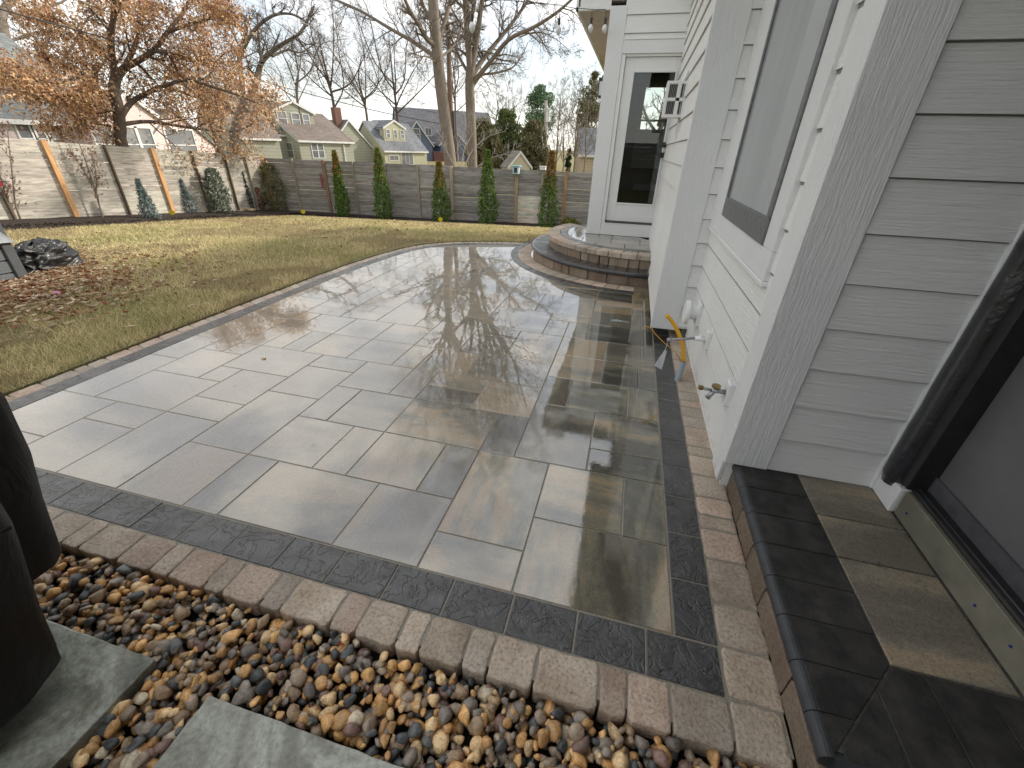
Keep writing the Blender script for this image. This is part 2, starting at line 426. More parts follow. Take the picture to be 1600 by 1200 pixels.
def place(i0, i1, j0, j1):
    for i in range(i0, i1):
        for j in range(j0, j1):
            if (i, j) in occ: return False
    k = len(slabs)
    for i in range(i0, i1):
        for j in range(j0, j1): occ[(i, j)] = k
    slabs.append((i0, i1, j0, j1)); return True
slabs = []
for q in [(-3,0,0,2),(-5,-3,0,1),(-5,-3,1,4),(-3,-1,2,4),(-1,0,2,4),(-2,0,4,5),(-2,0,5,7),(-4,-2,4,7),(-5,-4,4,6),(-8,-5,4,6),(-10,-8,4,6),(-6,-5,2,4),(-8,-6,2,4),
          (-9,-8,2,4),(-7,-5,0,2),(-10,-7,0,2),(-11,-10,0,2),(-13,-11,0,2),(-15,-13,0,3),(-17,-15,0,2),(-17,-15,2,3),(-20,-17,1,3),(-20,-17,0,1),(-18,-15,3,5),(-15,-13,3,4),(-13,-11,2,5),
          (-11,-9,2,4),(-13,-11,7,8),(-13,-11,5,7),(-11,-9,6,8),(-11,-10,4,6),(-14,-12,8,10),(-12,-10,8,10),(-10,-9,8,10),(-15,-14,8,10),(-16,-14,10,12),(-14,-12,10,12),(-16,-13,6,8),
          (-15,-13,4,6),(-18,-16,5,7),(-4,-3,7,9),(-3,-1,7,9),(-1,0,7,9),(-2,0,9,11),(-2,0,11,13),(-4,-2,9,11),(-3,0,13,15),(-4,-2,11,13),(-7,-4,8,10),(-8,-6,10,12),(-6,-4,10,13),
          (-6,-4,6,8),(-8,-6,6,7),(-8,-6,7,8),(-9,-8,6,8),(-9,-7,8,10),(-20,-18,3,6),(-10,-8,10,13),(-12,-10,10,12),(-3,-1,15,17),(-1,0,15,17),(-4,-3,13,15)]:
    place(*q)
rs = random.Random(5)
sizes = [(3,2),(2,2),(2,3),(2,1),(1,2),(3,3),(2,2),(3,2),(1,1)]
for j in range(0, 40):
    for i in range(-20, 0):
        if (i, j) in occ: continue
        sz = sizes[:]; rs.shuffle(sz); sz.append((1, 1))
        for a, b in sz:
            if i+a <= 0 and place(i, i+a, j, j+b): break
STOOP_C = (0.25, 7.0); STOOP_R = 1.70
mb = MB()
for (i0, i1, j0, j1) in slabs:
    g = 0.0020
    poly = [(GX+i0*GM+g, GY+j0*GM+g), (GX+i1*GM-g, GY+j0*GM+g), (GX+i1*GM-g, GY+j1*GM-g), (GX+i0*GM+g, GY+j1*GM-g)]
    cx = (poly[0][0]+poly[2][0])/2; cy = (poly[0][1]+poly[2][1])/2
    if math.hypot(cx-STOOP_C[0], cy-STOOP_C[1]) < 1.3: continue
    poly = clip(poly, fieldpoly)
    if len(poly) < 3: continue
    along_y = (j1-j0) > (i1-i0) or ((j1-j0) == (i1-i0) and R() < 0.25) or (i0, j0) == (-3, 0)
    ox, oy, sd_ = R()*50, R()*50, R()*20
    suv = (lambda x, y, ox=ox, oy=oy, sd_=sd_: (y+ox, x+oy, sd_)) if along_y else (lambda x, y, ox=ox, oy=oy, sd_=sd_: (x+ox, y+oy, sd_))
    sky_sheen = clamp((-cx-0.3)/1.3, 0, 1)  # slabs paler and plainer to the left: sky reflection put into their colour
    mb.paver(poly, U(-0.0006, 0.0006), 0.05, 0.003, 0.004, (clamp(0.5+U(-0.5, 0.5), 0, 1), clamp(U(-0.1, 0.40)+0.65*sky_sheen, 0, 1), R()), suv, tilt=(U(-0.0016, 0.0016), U(-0.0016, 0.0016)))
patio = tag(mb.build('patio', M_field), 'wet grey and tan paving slabs laid in a random rectangular pattern', 'patio', kind='structure')
# base sheet below joints
mb = MB(); ol = offset_line(EDGE, 0.03)
mb.prism([(GX+0.30, 0.70)] + [(GX+0.30, 7.6)] + [p for p in reversed(ol)][1:-1] + [(-3.6, 0.70)], -0.05, -0.0032)
tag(mb.build('patio_joints', M_sand), 'sandy joints between the wet slabs', 'joints', kind='structure')

def band(line_o, line_i, widths, zt, mb, bev, rad, jit, colf, dome=0.0, gap=0.002, h=0.06):
    # stones between two lines measured by the outer line
    Lo = sum(math.hypot(line_o[i+1][0]-line_o[i][0], line_o[i+1][1]-line_o[i][1]) for i in range(len(line_o)-1))
    Li = sum(math.hypot(line_i[i+1][0]-line_i[i][0], line_i[i+1][1]-line_i[i][1]) for i in range(len(line_i)-1))
    s = 0
    while s < Lo-0.02:
        wd = widths(); e = min(Lo, s+wd)
        a, b = resample(line_o, [s+gap, e-gap]); c, d = resample(line_i, [(e-gap)*Li/Lo, (s+gap)*Li/Lo])
        poly = [a, b, c, d]
        ar = sum(poly[k-1][0]*poly[k][1]-poly[k][0]*poly[k-1][1] for k in range(4))
        if ar < 0: poly.reverse()
        ox, oy = R()*50, R()*50
        mb.paver(poly, zt+U(-0.0015, 0.0015), h, bev, rad, colf(), lambda x, y, ox=ox, oy=oy: (x+ox, y+oy, ox), jit=jit, dome=dome, tilt=(U(-.006, .006), U(-.006, .006)) if jit else (0, 0))
        s = e
def bcol():
    k = U(0.80, 1.12); t = R()
    if t < 0.3: return (k*1.04, k*0.94, k*0.91)
    if t < 0.55: return (k*0.88, k*0.88, k*0.88)
    return (k, k*0.97, k*0.94)
ccol = lambda: (R(), R(), R())
# charcoal band
mb = MB()
c1 = 0.100*H; c0 = GX
Yc0, Yc1 = GY-0.155, GY
band([(GX+0.14+0.0, Yc0), (-3.40, Yc0)], [(GX+0.14, Yc1-0.003), (-3.40, Yc1-0.003)], lambda: 0.236, 0.0, mb, 0.003, 0.004, 0, ccol, h=0.05)
band([(GX+0.142, Yc1+0.002), (GX+0.142, 6.3)], [(GX+0.003, Yc1+0.002), (GX+0.003, 6.3)], lambda: 0.236, 0.0, mb, 0.003, 0.004, 0, ccol, h=0.05)
Ech = [p for p in offset_line(EDGE, 0.115)]; Ech[0] = (Ech[0][0], Yc0+0.0); Ein = [p for p in offset_line(EDGE, 0.252)]; Ein[0] = (Ein[0][0], Yc0)
band(Ech, Ein, lambda: 0.236, 0.0, mb, 0.003, 0.004, 0, ccol, h=0.05)
def arc(r, a0, a1, n=28, c=STOOP_C): return [(c[0]+r*math.cos(a0+(a1-a0)*k/n), c[1]+r*math.sin(a0+(a1-a0)*k/n)) for k in range(n+1)]
A0, A1 = math.radians(-92), math.radians(-205)
band(arc(2.02, A0, A1), arc(1.90, A0, A1), lambda: 0.236, 0.005, mb, 0.003, 0.004, 0, ccol, h=0.05)
tag(mb.build('charcoal_border', M_char), 'band of charcoal textured pavers edging the slabs', 'paving border', kind='structure')
# tumbled brick border
mb = MB()
wid = lambda: random.choice([0.085, 0.12, 0.165, 0.20, 0.165])
seq = iter([0.15, 0.17, 0.13, 0.085, 0.20, 0.15, 0.085, 0.15, 0.085, 0.15, 0.10, 0.20, 0.085, 0.165, 0.085, 0.165, 0.09, 0.165, 0.20, 0.09, 0.165, 0.12, 0.2, 0.165]*3)
band([(0.66, GY-0.298), (-2.9, GY-0.293)], [(0.66, Yc0-0.004), (-2.9, Yc0-0.004)], lambda: next(seq, 0.15), 0.001, mb, 0.006, 0.016, 0.0034, bcol, dome=0.001, gap=0.0032, h=0.07)
band([(0.674, Yc0), (0.645, 6.0)], [(GX+0.146, Yc0), (GX+0.146, 6.0)], wid, 0.0, mb, 0.009, 0.016, 0.003, bcol, dome=0.002, gap=0.003, h=0.08)
El = [p for p in EDGE]; El[0] = (El[0][0], 0.95)
Eb = offset_line(EDGE, 0.113); Eb[0] = (Eb[0][0], 0.95)
band(El, Eb, wid, 0.0, mb, 0.008, 0.016, 0.002, bcol, dome=0.002, gap=0.003, h=0.08)
band(arc(1.898, A0, A1), arc(1.70, A0, A1), wid, 0.005, mb, 0.008, 0.014, 0.002, bcol, gap=0.003)
tag(mb.build('brick_border', M_brick), 'outer border of tumbled tan bricks round the patio', 'paving border', kind='structure')

# ------------------------------------------------------------------ ground
def ground_mat():
    m, t, b, N, L = mat_new('lawn_ground'); o = objco(N)
    a = nnoise(N, L, nmap(N, L, o, (0.35, 0.5, 1)), 1.6, 6, 0.65, 0.4)
    f = nnoise(N, L, o, 55, 6, 0.7)
    col = nramp(N, L, a, [(0.34, (0.19, 0.145, 0.08)), (0.45, (0.27, 0.22, 0.11)), (0.56, (0.28, 0.25, 0.12)), (0.70, (0.24, 0.24, 0.10))])
    col = nmix(N, L, 1.0, col, nramp(N, L, f, [(0.3, 0.5), (0.55, 1.0), (0.75, 1.35)]), 'MULTIPLY')
    L.new(col, b.inputs['Base Color']); b.inputs['Roughness'].default_value = 0.9; b.inputs['Specular IOR Level'].default_value = 0.15
    L.new(nbump(N, L, f, 1.0, 0.03), b.inputs['Normal']); return m
M_lawn = ground_mat()
def mulch_edge_y(x): # near edge of bed along the back fence
    return fence_y(x)-1.15-0.25*math.sin(x*0.6)-0.5*max(0, 1-(x+13.9)/3.0)
def build_ground():
    xs = np.unique(np.concatenate([np.linspace(-900, -60, 9), np.linspace(-60, -16, 14), np.arange(-16, 8, 0.35), np.linspace(8, 60, 12), np.linspace(60, 900, 9)]))
    ys = np.unique(np.concatenate([np.linspace(-300, -6, 8), np.arange(-6, 19, 0.35), np.linspace(19, 80, 20), np.linspace(80, 1500, 10)]))
    V = []; F = []
    for y in ys:
        for x in xs:
            z = tz(x, y)-0.012
            if -3.9 < x < 8 and -6 < y < 7.9:
                inn = (x > -3.55 and y < 7.35) or inside(x, y, PATIO)
                z = -0.11 if inn else z
            V.append((x, y, z))
    n = len(xs)
    for j in range(len(ys)-1):
        for i in range(n-1): F.append((j*n+i, j*n+i+1, (j+1)*n+i+1, (j+1)*n+i))
    o = np_mesh('lawn', V, F, mat=M_lawn, smooth=True)
    tag(o, 'patchy winter lawn ground', 'ground', kind='structure')
build_ground()
# sod lip against the border
mb = MB(); ln = [(-3.66, -3.0), (-3.66, 0.6)] + offset_line(EDGE, -0.012)[1:]
lo = offset_line(ln, -0.42)
for i in range(len(ln)-1):
    a, b, c, d = ln[i], ln[i+1], lo[i+1], lo[i]
    k = 8
    for q in range(k):
        p = lambda A, B, t: (A[0]+(B[0]-A[0])*t, A[1]+(B[1]-A[1])*t)
        a1, b1, c1_, d1 = p(a, b, q/k), p(a, b, (q+1)/k), p(d, c, (q+1)/k), p(d, c, q/k)
        hw = lambda P, base: tz(P[0], P[1])+base+0.006*noise.noise(Vector((P[0]*5, P[1]*5, 0)))
        mb.add([(*a1, -0.06), (*b1, -0.06), (*b1, hw(b1, 0.008)), (*a1, hw(a1, 0.008)), (*c1_, tz(*c1_)-0.02), (*d1, tz(*d1)-0.02)], [(1, 0, 3, 2), (2, 3, 5, 4)])
tag(mb.build('lawn_edge', M_lawn), 'cut edge of the sod beside the border', 'lawn edge', kind='structure')

# grass blades
def grass():
    rng = np.random.default_rng(3); n = 260000
    az = rng.uniform(math.radians(-84), math.radians(2), n); r = np.exp(rng.uniform(math.log(3.0), math.log(17.5), n))
    X = np.sin(az)*r; Y = np.cos(az)*r; keep = []
    V = []; C = []
    for i in range(n):
        x, y = X[i], Y[i]
        if x < -13.4 or y > fence_y(x)-0.2 or x > 0.6: continue
        if x > -3.66 and y < 7.0: continue
        if inside(x, y, PATIO) and patio_d(x, y) == 0: continue
        if x > -3.9 and y < 7.9 and min(seg_d(x, y, EDGE[k], EDGE[k+1]) for k in range(len(EDGE)-1)) < 0.012: continue
        if x > -12.75 and y > mulch_edge_y(x): continue
        if x <= -12.75+0.3*math.sin(y): continue
        a = noise.noise(Vector((x*0.45, y*0.6, 3.1)))+0.5*noise.noise(Vector((x*1.7, y*1.9, 7.7)))
        if a < -0.2 and rng.random() < 0.4: continue
        far = r[i]
        edge = clamp(1-(patio_d(x, y)/0.9), 0, 1)
        h = (0.026+0.022*rng.random())*(1+0.5*edge)*(1+far*0.02)
        wd = 0.0010+0.00045*far
        t = clamp(0.27+a*1.5+rng.normal()*0.20, 0, 1)
        if rng.random() < 0.30: t *= 0.2
        straw = np.array([0.74, 0.62, 0.36]); green = np.array([0.38, 0.37, 0.15]); br = np.array([0.16, 0.105, 0.045])
        c = straw*(1-t)+green*t
        if a < -0.1: c = c*0.55+br*0.45
        c = c*rng.uniform(0.65, 1.2)
        th = rng.uniform(0, 6.283); lx, ly = math.cos(th), math.sin(th); z = tz(x, y)-0.008
        le = rng.uniform(0.2, 1.1)*h; ph = rng.uniform(0, 6.283)
        V += [(x-lx*wd, y-ly*wd, z), (x+lx*wd, y+ly*wd, z), (x+math.cos(ph)*le, y+math.sin(ph)*le, z+h)]
        C += [c, c, c*1.15]
    V = np.array(V); F = np.arange(len(V)).reshape(-1, 3)
    o = np_mesh('grass', V, F, np.array(C), M_grass)
    tag(o, 'patchy straw and green winter grass blades', 'grass', kind='stuff')
M_grass = leafmat('grass_blade', trans=0.3)
grass()

# mulch beds
M_mulch = simple('mulch', (0.05, 0.032, 0.022), (0.018, 0.012, 0.009), 0.85, 40, bump=0.9, bdist=0.03, vcol=False)
mb = MB()
def strip(pa, pb, n=46, hump=0.05):
    V = []
    for i in range(n+1):
        for k in range(7):
            t = k/6; a = pa(i/n); b = pb(i/n); x = a[0]+(b[0]-a[0])*t; y = a[1]+(b[1]-a[1])*t
            V.append((x, y, tz(x, y)+(hump*min(1, 5*t)+0.06*t if t > 0 else -0.03)+0.015*noise.noise(Vector((x*3, y*3, 0)))))
    mb.add(V, [(i*7+k, i*7+k+1, (i+1)*7+k+1, (i+1)*7+k) for i in range(n) for k in range(6)])
strip(lambda t: (-12.6+16.0*t, mulch_edge_y(-12.6+16.0*t)), lambda t: (-12.6+16.0*t, fence_y(-12.6+16.0*t)-0.02))
strip(lambda t: (-12.55+0.15*math.sin(t*16), 4.0+10.4*t), lambda t: (-13.88, 4.0+11.0*t))
strip(lambda t: (-12.7+0.4*t, 13.0+0.6*t), lambda t: (-13.6+1.4*t, 14.9+0.2*t), 8, 0.06)
strip(lambda t: (-1.75+0.9*t, 7.62+0.05*t), lambda t: (-1.35+1.0*t, 8.25), 8, 0.02)
tag(mb.build('mulch_bed', M_mulch), 'dark shredded mulch bed along the fences', 'mulch', kind='structure')
def chips():
    rng = np.random.default_rng(8); V = []; C = []
    for i in range(9000):
        if i % 3: 
            x = rng.uniform(-12.6, 0.5); y0 = mulch_edge_y(x); y = y0+(fence_y(x)-y0)*rng.random()
        else: x = rng.uniform(-13.85, -12.6); y = rng.uniform(4, 14.8)
        z = tz(x, y)+0.055; s = rng.uniform(0.02, 0.06); a = rng.uniform(0, 6.28); q = rng.uniform(0, 0.03)
        c, sn = math.cos(a), math.sin(a); w_ = s*0.3
        V += [(x-c*s, y-sn*s, z), (x+sn*w_, y-c*w_, z+q), (x+c*s, y+sn*s, z+q), (x-sn*w_, y+c*w_, z)]
        k = rng.choice([0.012, 0.03, 0.06]); C += [(k*1.5, k, k*0.8)]*4
    o = np_mesh('mulch_chips', V, np.arange(len(V)).reshape(-1, 4), np.array(C), M_grass); tag(o, 'shredded bark chips on the mulch beds', 'mulch chips', kind='stuff')
chips()
# dead leaves lying on the lawn
def litter():
    rng = np.random.default_rng(4); V = []; F = []; C = []
    pal = np.array([(0.50, 0.36, 0.22), (0.62, 0.48, 0.33), (0.36, 0.20, 0.10), (0.26, 0.10, 0.05), (0.44, 0.30, 0.18), (0.68, 0.54, 0.39)])
    n = 0
    for i in range(11000):
        u = rng.random()
        if u < 0.66: x, y = rng.normal(-6.9, 0.95), rng.normal(2.5, 0.62)
        elif u < 0.90: x, y = rng.normal(-7.2, 1.0), rng.normal(3.4, 0.7)
        elif u < 0.95: x, y = rng.uniform(-12, -3.8), rng.uniform(2, 13)
        else: x, y = rng.uniform(-12, -1), rng.uniform(8, 15)
        if i % 5200 == 1: x, y = rng.uniform(-3.2, 0.3), rng.uniform(1.0, 5.5)
        elif x > -3.85 and y < 7.7: continue
        if (x > -12.75 and y > fence_y(x)-.1) or x < -13.7 or y < 0.3: continue
        if i % 5200 != 1 and u < .93 and x > -4.35 and rng.random() < 0.85: continue
        z = tz(x, y)+(0.004 if i % 5200 == 1 else 0.012+0.03*rng.random()); s = rng.uniform(0.022, 0.055); a = rng.uniform(0, 6.28); c, sn = math.cos(a), math.sin(a)
        w_ = s*rng.uniform(0.3, 0.6); k = rng.uniform(-0.02, 0.03); k2 = rng.uniform(0.0, 0.02)
        if rng.random() < 0.6: s *= 0.65; w_ *= 0.65
        pts = [(-s, 0, 0.4*k), (-.3*s, -w_, k2), (.4*s, -w_*.8, k2), (s, 0, k), (.4*s, w_*.8, k2), (-.3*s, w_, k2), (0, 0, -0.003)]
        V += [(x+c*p-sn*q, y+sn*p+c*q, z+r_) for p, q, r_ in pts]
        F += [(n+6, n+j, n+(j+1) % 6) for j in range(6)]; n += 7
        col = pal[rng.integers(0, len(pal))]*rng.uniform(0.6, 1.1); C += [col]*7
    o = np_mesh('fallen_leaves', V, F, np.array(C), M_grass); tag(o, 'curled dead leaves scattered over the lawn', 'leaves', kind='stuff')
litter()

# ------------------------------------------------------------------ river pebbles
def pebble_mat():
    m, t, b, N, L = mat_new('pebble'); o = objco(N)
    n = nnoise(N, L, o, 45, 6, 0.65, 0.5); n2 = nnoise(N, L, o, 260, 3, 0.6)
    col = nmix(N, L, 1.0, attr(N, 'vcol'), nramp(N, L, n, [(0.3, 0.55), (0.5, 1.0), (0.7, 1.35)]), 'MULTIPLY')
    col = nmix(N, L, 1.0, col, nramp(N, L, n2, [(0.35, 0.75), (0.65, 1.15)]), 'MULTIPLY')
    L.new(col, b.inputs['Base Color'])
    L.new(nramp(N, L, nnoise(N, L, o, 9, 2), [(0.4, 0.28), (0.6, 0.5)]), b.inputs['Roughness'])
    setin(b, Coat_Weight=0.35, Coat_Roughness=0.15); L.new(nbump(N, L, nmath(N, L, 'ADD', n, n2), 0.5, 0.004), b.inputs['Normal']); return m
M_peb = pebble_mat()
def pebbles():
    rng = np.random.default_rng(21)
    bm = bmesh.new(); bmesh.ops.create_icosphere(bm, subdivisions=2, radius=1.0)
    V0 = np.array([v.co[:] for v in bm.verts]); F0 = np.array([[v.index for v in f.verts] for f in bm.faces]); bm.free()
    protos = []
    for k in range(24):
        off = rng.uniform(0, 90, 3); V = V0.copy()
        for i in range(len(V)):
            p = Vector(V[i]*1.0+off); V[i] *= 1+0.42*noise.noise(p)+0.12*noise.noise(p*2.7)
        # flattened facets
        for _ in range(7):
            d = rng.normal(size=3); d /= np.linalg.norm(d); lim = rng.uniform(0.50, 0.85); s = V @ d; ex = np.clip(s-lim, 0, None)*0.8; V -= ex[:, None]*d
        protos.append(V)
    pal = [(0.50, 0.29, 0.11), (0.42, 0.235, 0.09), (0.54, 0.38, 0.20), (0.24, 0.165, 0.10), (0.14, 0.12, 0.10), (0.045, 0.052, 0.055), (0.08, 0.085, 0.085), (0.16, 0.095, 0.075), (0.26, 0.20, 0.145), (0.20, 0.17, 0.14), (0.42, 0.36, 0.26), (0.035, 0.035, 0.038)]
    wts = np.array([.15, .12, .12, .12, .09, .07, .07, .06, .11, .08, .045, .02]); wts /= wts.sum()
    Vs = []; Fs = []; Cs = []; n = 0
    def put(x, y, z, s, flat=None, col=None):
        nonlocal n
        V = protos[rng.integers(0, 24)]*np.array([1, rng.uniform(0.66, 0.95), flat or rng.uniform(0.5, 0.8)])*s
        ax = rng.normal(size=3)*np.array([0.35, 0.35, 1]); ang = Matrix.Rotation(rng.uniform(0, 6.28), 3, 'Z') @ Matrix.Rotation(rng.normal()*0.35, 3, 'X') @ Matrix.Rotation(rng.normal()*0.35, 3, 'Y')
        V = V @ np.array(ang).T + np.array([x, y, z])
        c = np.array(col or pal[rng.choice(len(pal), p=wts)])*rng.uniform(1.1, 1.95)
        Vs.append(V); Fs.append(F0+n); Cs.append(np.tile(c, (len(V), 1))); n += len(V)
    def ok(x, y):
        if y > GY-0.305: return False
        if y < 0.12: return False
        # stepping slabs
        if x < -1.245 and y < 0.425: return False
        if -1.02 < x and y < 0.405 and x < 0.2-1.02+0.95: return False
        return True
    for layer, (zb, step, smin, smax) in enumerate([(-0.056, 0.036, 0.018, 0.026), (-0.034, 0.031, 0.011, 0.024), (-0.018, 0.042, 0.009, 0.028)]):
        y = 0.10
        while y < GY-0.30:
            x = -2.45
            while x < 0.70:
                xx = x+rng.uniform(-0.5, 0.5)*step; yy = y+rng.uniform(-0.5, 0.5)*step
                if ok(xx, yy) and not (layer == 2 and rng.random() < 0.25):
                    s = rng.uniform(smin, smax) if rng.random() < 0.85 else rng.uniform(0.025, 0.034)
                    put(xx, yy, zb+rng.uniform(-0.006, 0.008), s)
                x += step
            y += step
    o = np_mesh('river_pebbles', np.vstack(Vs), np.vstack(Fs), np.vstack(Cs), M_peb, smooth=True)
    tag(o, 'wet multicoloured river pebbles beside the brick edging', 'pebbles', kind='stuff')
    # single larger stones
    for nm, px, py, z, s, col, lab in [('cobble', 715, 1180, -0.038, 0.033, (0.20, 0.13, 0.11), 'pinkish speckled granite cobble at the bottom edge of the pebbles'),
                                       ('cobble', 362, 1036, -0.030, 0.024, (0.42, 0.19, 0.055), 'large orange pebble beside the pale stepping slab'),
                                       ('cobble', 302, 1058, -0.030, 0.024, (0.44, 0.32, 0.17), 'large pale tan stone between the two stepping slabs'),
                                       ('cobble', 148, 956, -0.030, 0.026, (0.30, 0.22, 0.09), 'long olive tan pebble beside the black grill cover')]:
        Vs, Fs, Cs, n = [], [], [], 0
        g = gz(px, py, z); put(g[0], g[1], z, s, 0.6, col)
        ob = np_mesh(nm, Vs[0]-np.array(g), Fs[0]-Fs[0].min(), np.tile(np.array(col), (len(Vs[0]), 1)), M_peb, smooth=True); ob.location = g
        tag(ob, lab, 'stone', 'larger stones among the pebbles')
pebbles()
mb = MB(); mb.box(-3.0, 0.75, -0.4, GY-0.29, -0.13, -0.080)
tag(mb.build('gravel_soil', M_soil), 'dark soil below the pebbles', 'soil', kind='structure')

# ------------------------------------------------------------------ stepping slabs
def blue_slab_mat():
    m, t, b, N, L = mat_new('bluestone'); o = objco(N)
    n = nnoise(N, L, o, 3.2, 6, 0.6, 0.8); n2 = nnoise(N, L, o, 60, 5, 0.7)
    col = nramp(N, L, n, [(0.36, (0.15, 0.16, 0.135)), (0.47, (0.27, 0.28, 0.23)), (0.54, (0.46, 0.48, 0.42)), (0.66, (0.22, 0.22, 0.18))])
    col = nmix(N, L, 1.0, col, nramp(N, L, n2, [(0.3, 0.65), (0.7, 1.25)]), 'MULTIPLY'); L.new(col, b.inputs['Base Color'])
    L.new(nramp(N, L, nnoise(N, L, o, 3.5, 6, 0.6, 0.5), [(0.46, 0.45), (0.50, 0.10)]), b.inputs['Roughness'])
    h = nmath(N, L, 'ADD', n, nmath(N, L, 'MULTIPLY', n2, 0.3)); L.new(nbump(N, L, h, 0.35, 0.008), b.inputs['Normal']); return m
M_blue = blue_slab_mat()
for (x0, x1, y0, y1, lab) in [(-2.3, -1.255, -0.15, 0.435, 'grey green stepping slab partly under the black grill cover'), (-1.005, 0.0, -0.15, 0.40, 'pale mottled stepping slab at the bottom edge among the pebbles')]:
    mb = MB(); cx, cy = (x0+x1)/2, (y0+y1)/2
    mb.paver([(x0-cx, y0-cy), (x1-cx, y0-cy), (x1-cx, y1-cy), (x0-cx, y1-cy)], 0.05, 0.05, 0.004, 0.008, (1, 1, 1), jit=0.0015)
    tag(mb.build('stepping_stone', M_blue, loc=(cx, cy, -0.055)), lab, 'stepping stone', 'stepping slabs in the pebbles')

# oak leaf on the bricks
mb = MB()
lobes = [(0, -1), (0.12, -.6), (.45, -.65), (.2, -.25), (.75, -.1), (.25, .1), (.6, .6), (.15, .45), (0, 1)]
pts = lobes+[(-x, y) for x, y in reversed(lobes[1:-1])]
mb.add([(x*0.030, y*0.042, 0.014*abs(x)+0.012*y*y+0.01) for x, y in pts]+[(0, 0, 0.004)], [(len(pts), i, (i+1) % len(pts)) for i in range(len(pts))], (0.32, 0.085, 0.025))
g = gz(540, 1000, -0.02)
tag(mb.build('oak_leaf', M_grass, loc=g), 'single rust brown oak leaf lying where bricks meet pebbles', 'leaf')
# ------------------------------------------------------------------ own house
def paint_mat(name, base, grain=(1, 1, 1), dirt=0.5, bs=0.5):
    m, t, b, N, L = mat_new(name); o = objco(N)
    g = nnoise(N, L, nmap(N, L, o, grain), 1.0, 7, 0.62, 0.8); n = nnoise(N, L, o, 1.7, 5, 0.6); f = nnoise(N, L, o, 70, 3, 0.6)
    col = nmix(N, L, 1.0, base, nramp(N, L, n, [(0.35, (0.94, 0.95, 0.95)), (0.65, (1.0, 1.0, 1.0))]), 'MULTIPLY')
    sp = nramp(N, L, f, [(0.22, 0.82), (0.30, 1.0)]); col = nmix(N, L, dirt, col, sp, 'MULTIPLY')
    col = nmix(N, L, 1.0, col, attr(N, 'vcol'), 'MULTIPLY')
    sx = N.new('ShaderNodeSeparateXYZ'); L.new(o, sx.inputs[0])
    spl = nmath(N, L, 'ADD', nmath(N, L, 'MULTIPLY', sx.outputs[2], 3.2), nmath(N, L, 'MULTIPLY', nnoise(N, L, o, 26, 6, 0.8), 1.5))
    col = nmix(N, L, nramp(N, L, spl, [(0.75, 0.42), (1.25, 0.0)]), col, (0.30, 0.26, 0.20))
    L.new(col, b.inputs['Base Color']); b.inputs['Roughness'].default_value = 0.42; b.inputs['Specular IOR Level'].default_value = 0.4
    g2 = nnoise(N, L, nmap(N, L, o, tuple(v*1.3 for v in grain)), 1.0, 5, 0.7, 0.6)
    L.new(nbump(N, L, nmath(N, L, 'ADD', g, g2), bs, 0.009), b.inputs['Normal']); return m
WHITE = (0.82, 0.82, 0.80)
M_sideY = paint_mat('siding_paint', WHITE, (5, 5, 95)); M_trimV = paint_mat('trim_paint', (0.78, 0.79, 0.79), (85, 85, 7), bs=0.55)
M_sideN = paint_mat('siding_paint_near', (0.82, 0.825, 0.81), (4, 4, 110), bs=0.7)
M_smooth = simple('smooth_white_paint', (0.78, 0.79, 0.78), (0.74, 0.75, 0.74), 0.4, 2, bump=0.05)
M_black = simple('black_hardware', (0.012, 0.012, 0.013), (0.02, 0.02, 0.022), 0.35, 20, bump=0.1)
M_bronze = simple('window_frame_grey', (0.10, 0.105, 0.11), (0.16, 0.165, 0.17), 0.45, 30, bump=0.15)
M_concrete = simple('concrete_sill', (0.19, 0.182, 0.14), (0.125, 0.12, 0.09), 0.75, 7, bump=0.4, rough2=0.6)
M_shingle = simple('roof_shingle', (0.10, 0.10, 0.10), (0.05, 0.05, 0.05), 0.9, 30, bump=0.5)
def glass_mat(name, c1, c2, sc=(30, 30, 0.4), rough=0.03, coat=1.0):
    m, t, b, N, L = mat_new(name); o = objco(N)
    n = nnoise(N, L, nmap(N, L, o, sc), 1, 4); L.new(nramp(N, L, n, [(0.3, c1), (0.7, c2)]), b.inputs['Base Color'])
    b.inputs['Roughness'].default_value = 0.6; setin(b, Coat_Weight=coat, Coat_Roughness=rough); b.inputs['Coat IOR'].default_value = 1.6; return m
M_curtain = glass_mat('curtained_glass', (0.26, 0.28, 0.29), (0.31, 0.33, 0.34), (8, 8, 0.35), rough=0.015)
def clear_glass():
    m, t, b, N, L = mat_new('door_glass'); out = N['Material Output']
    tr = N.new('ShaderNodeBsdfTransparent'); tr.inputs[0].default_value = (0.82, 0.86, 0.84, 1); gl = N.new('ShaderNodeBsdfGlossy'); gl.inputs['Roughness'].default_value = 0.01
    fr = N.new('ShaderNodeFresnel'); fr.inputs[0].default_value = 1.6; mx_ = N.new('ShaderNodeMixShader')
    L.new(fr.outputs[0], mx_.inputs[0]); L.new(tr.outputs[0], mx_.inputs[1]); L.new(gl.outputs[0], mx_.inputs[2]); L.new(mx_.outputs[0], out.inputs['Surface']); return m
M_clear = clear_glass()
M_room = simple('room_dark', (0.10, 0.095, 0.085), (0.07, 0.065, 0.06), 0.8, 3)
M_roomlight = simple('room_pale', (0.45, 0.44, 0.42), (0.35, 0.34, 0.33), 0.7, 3)

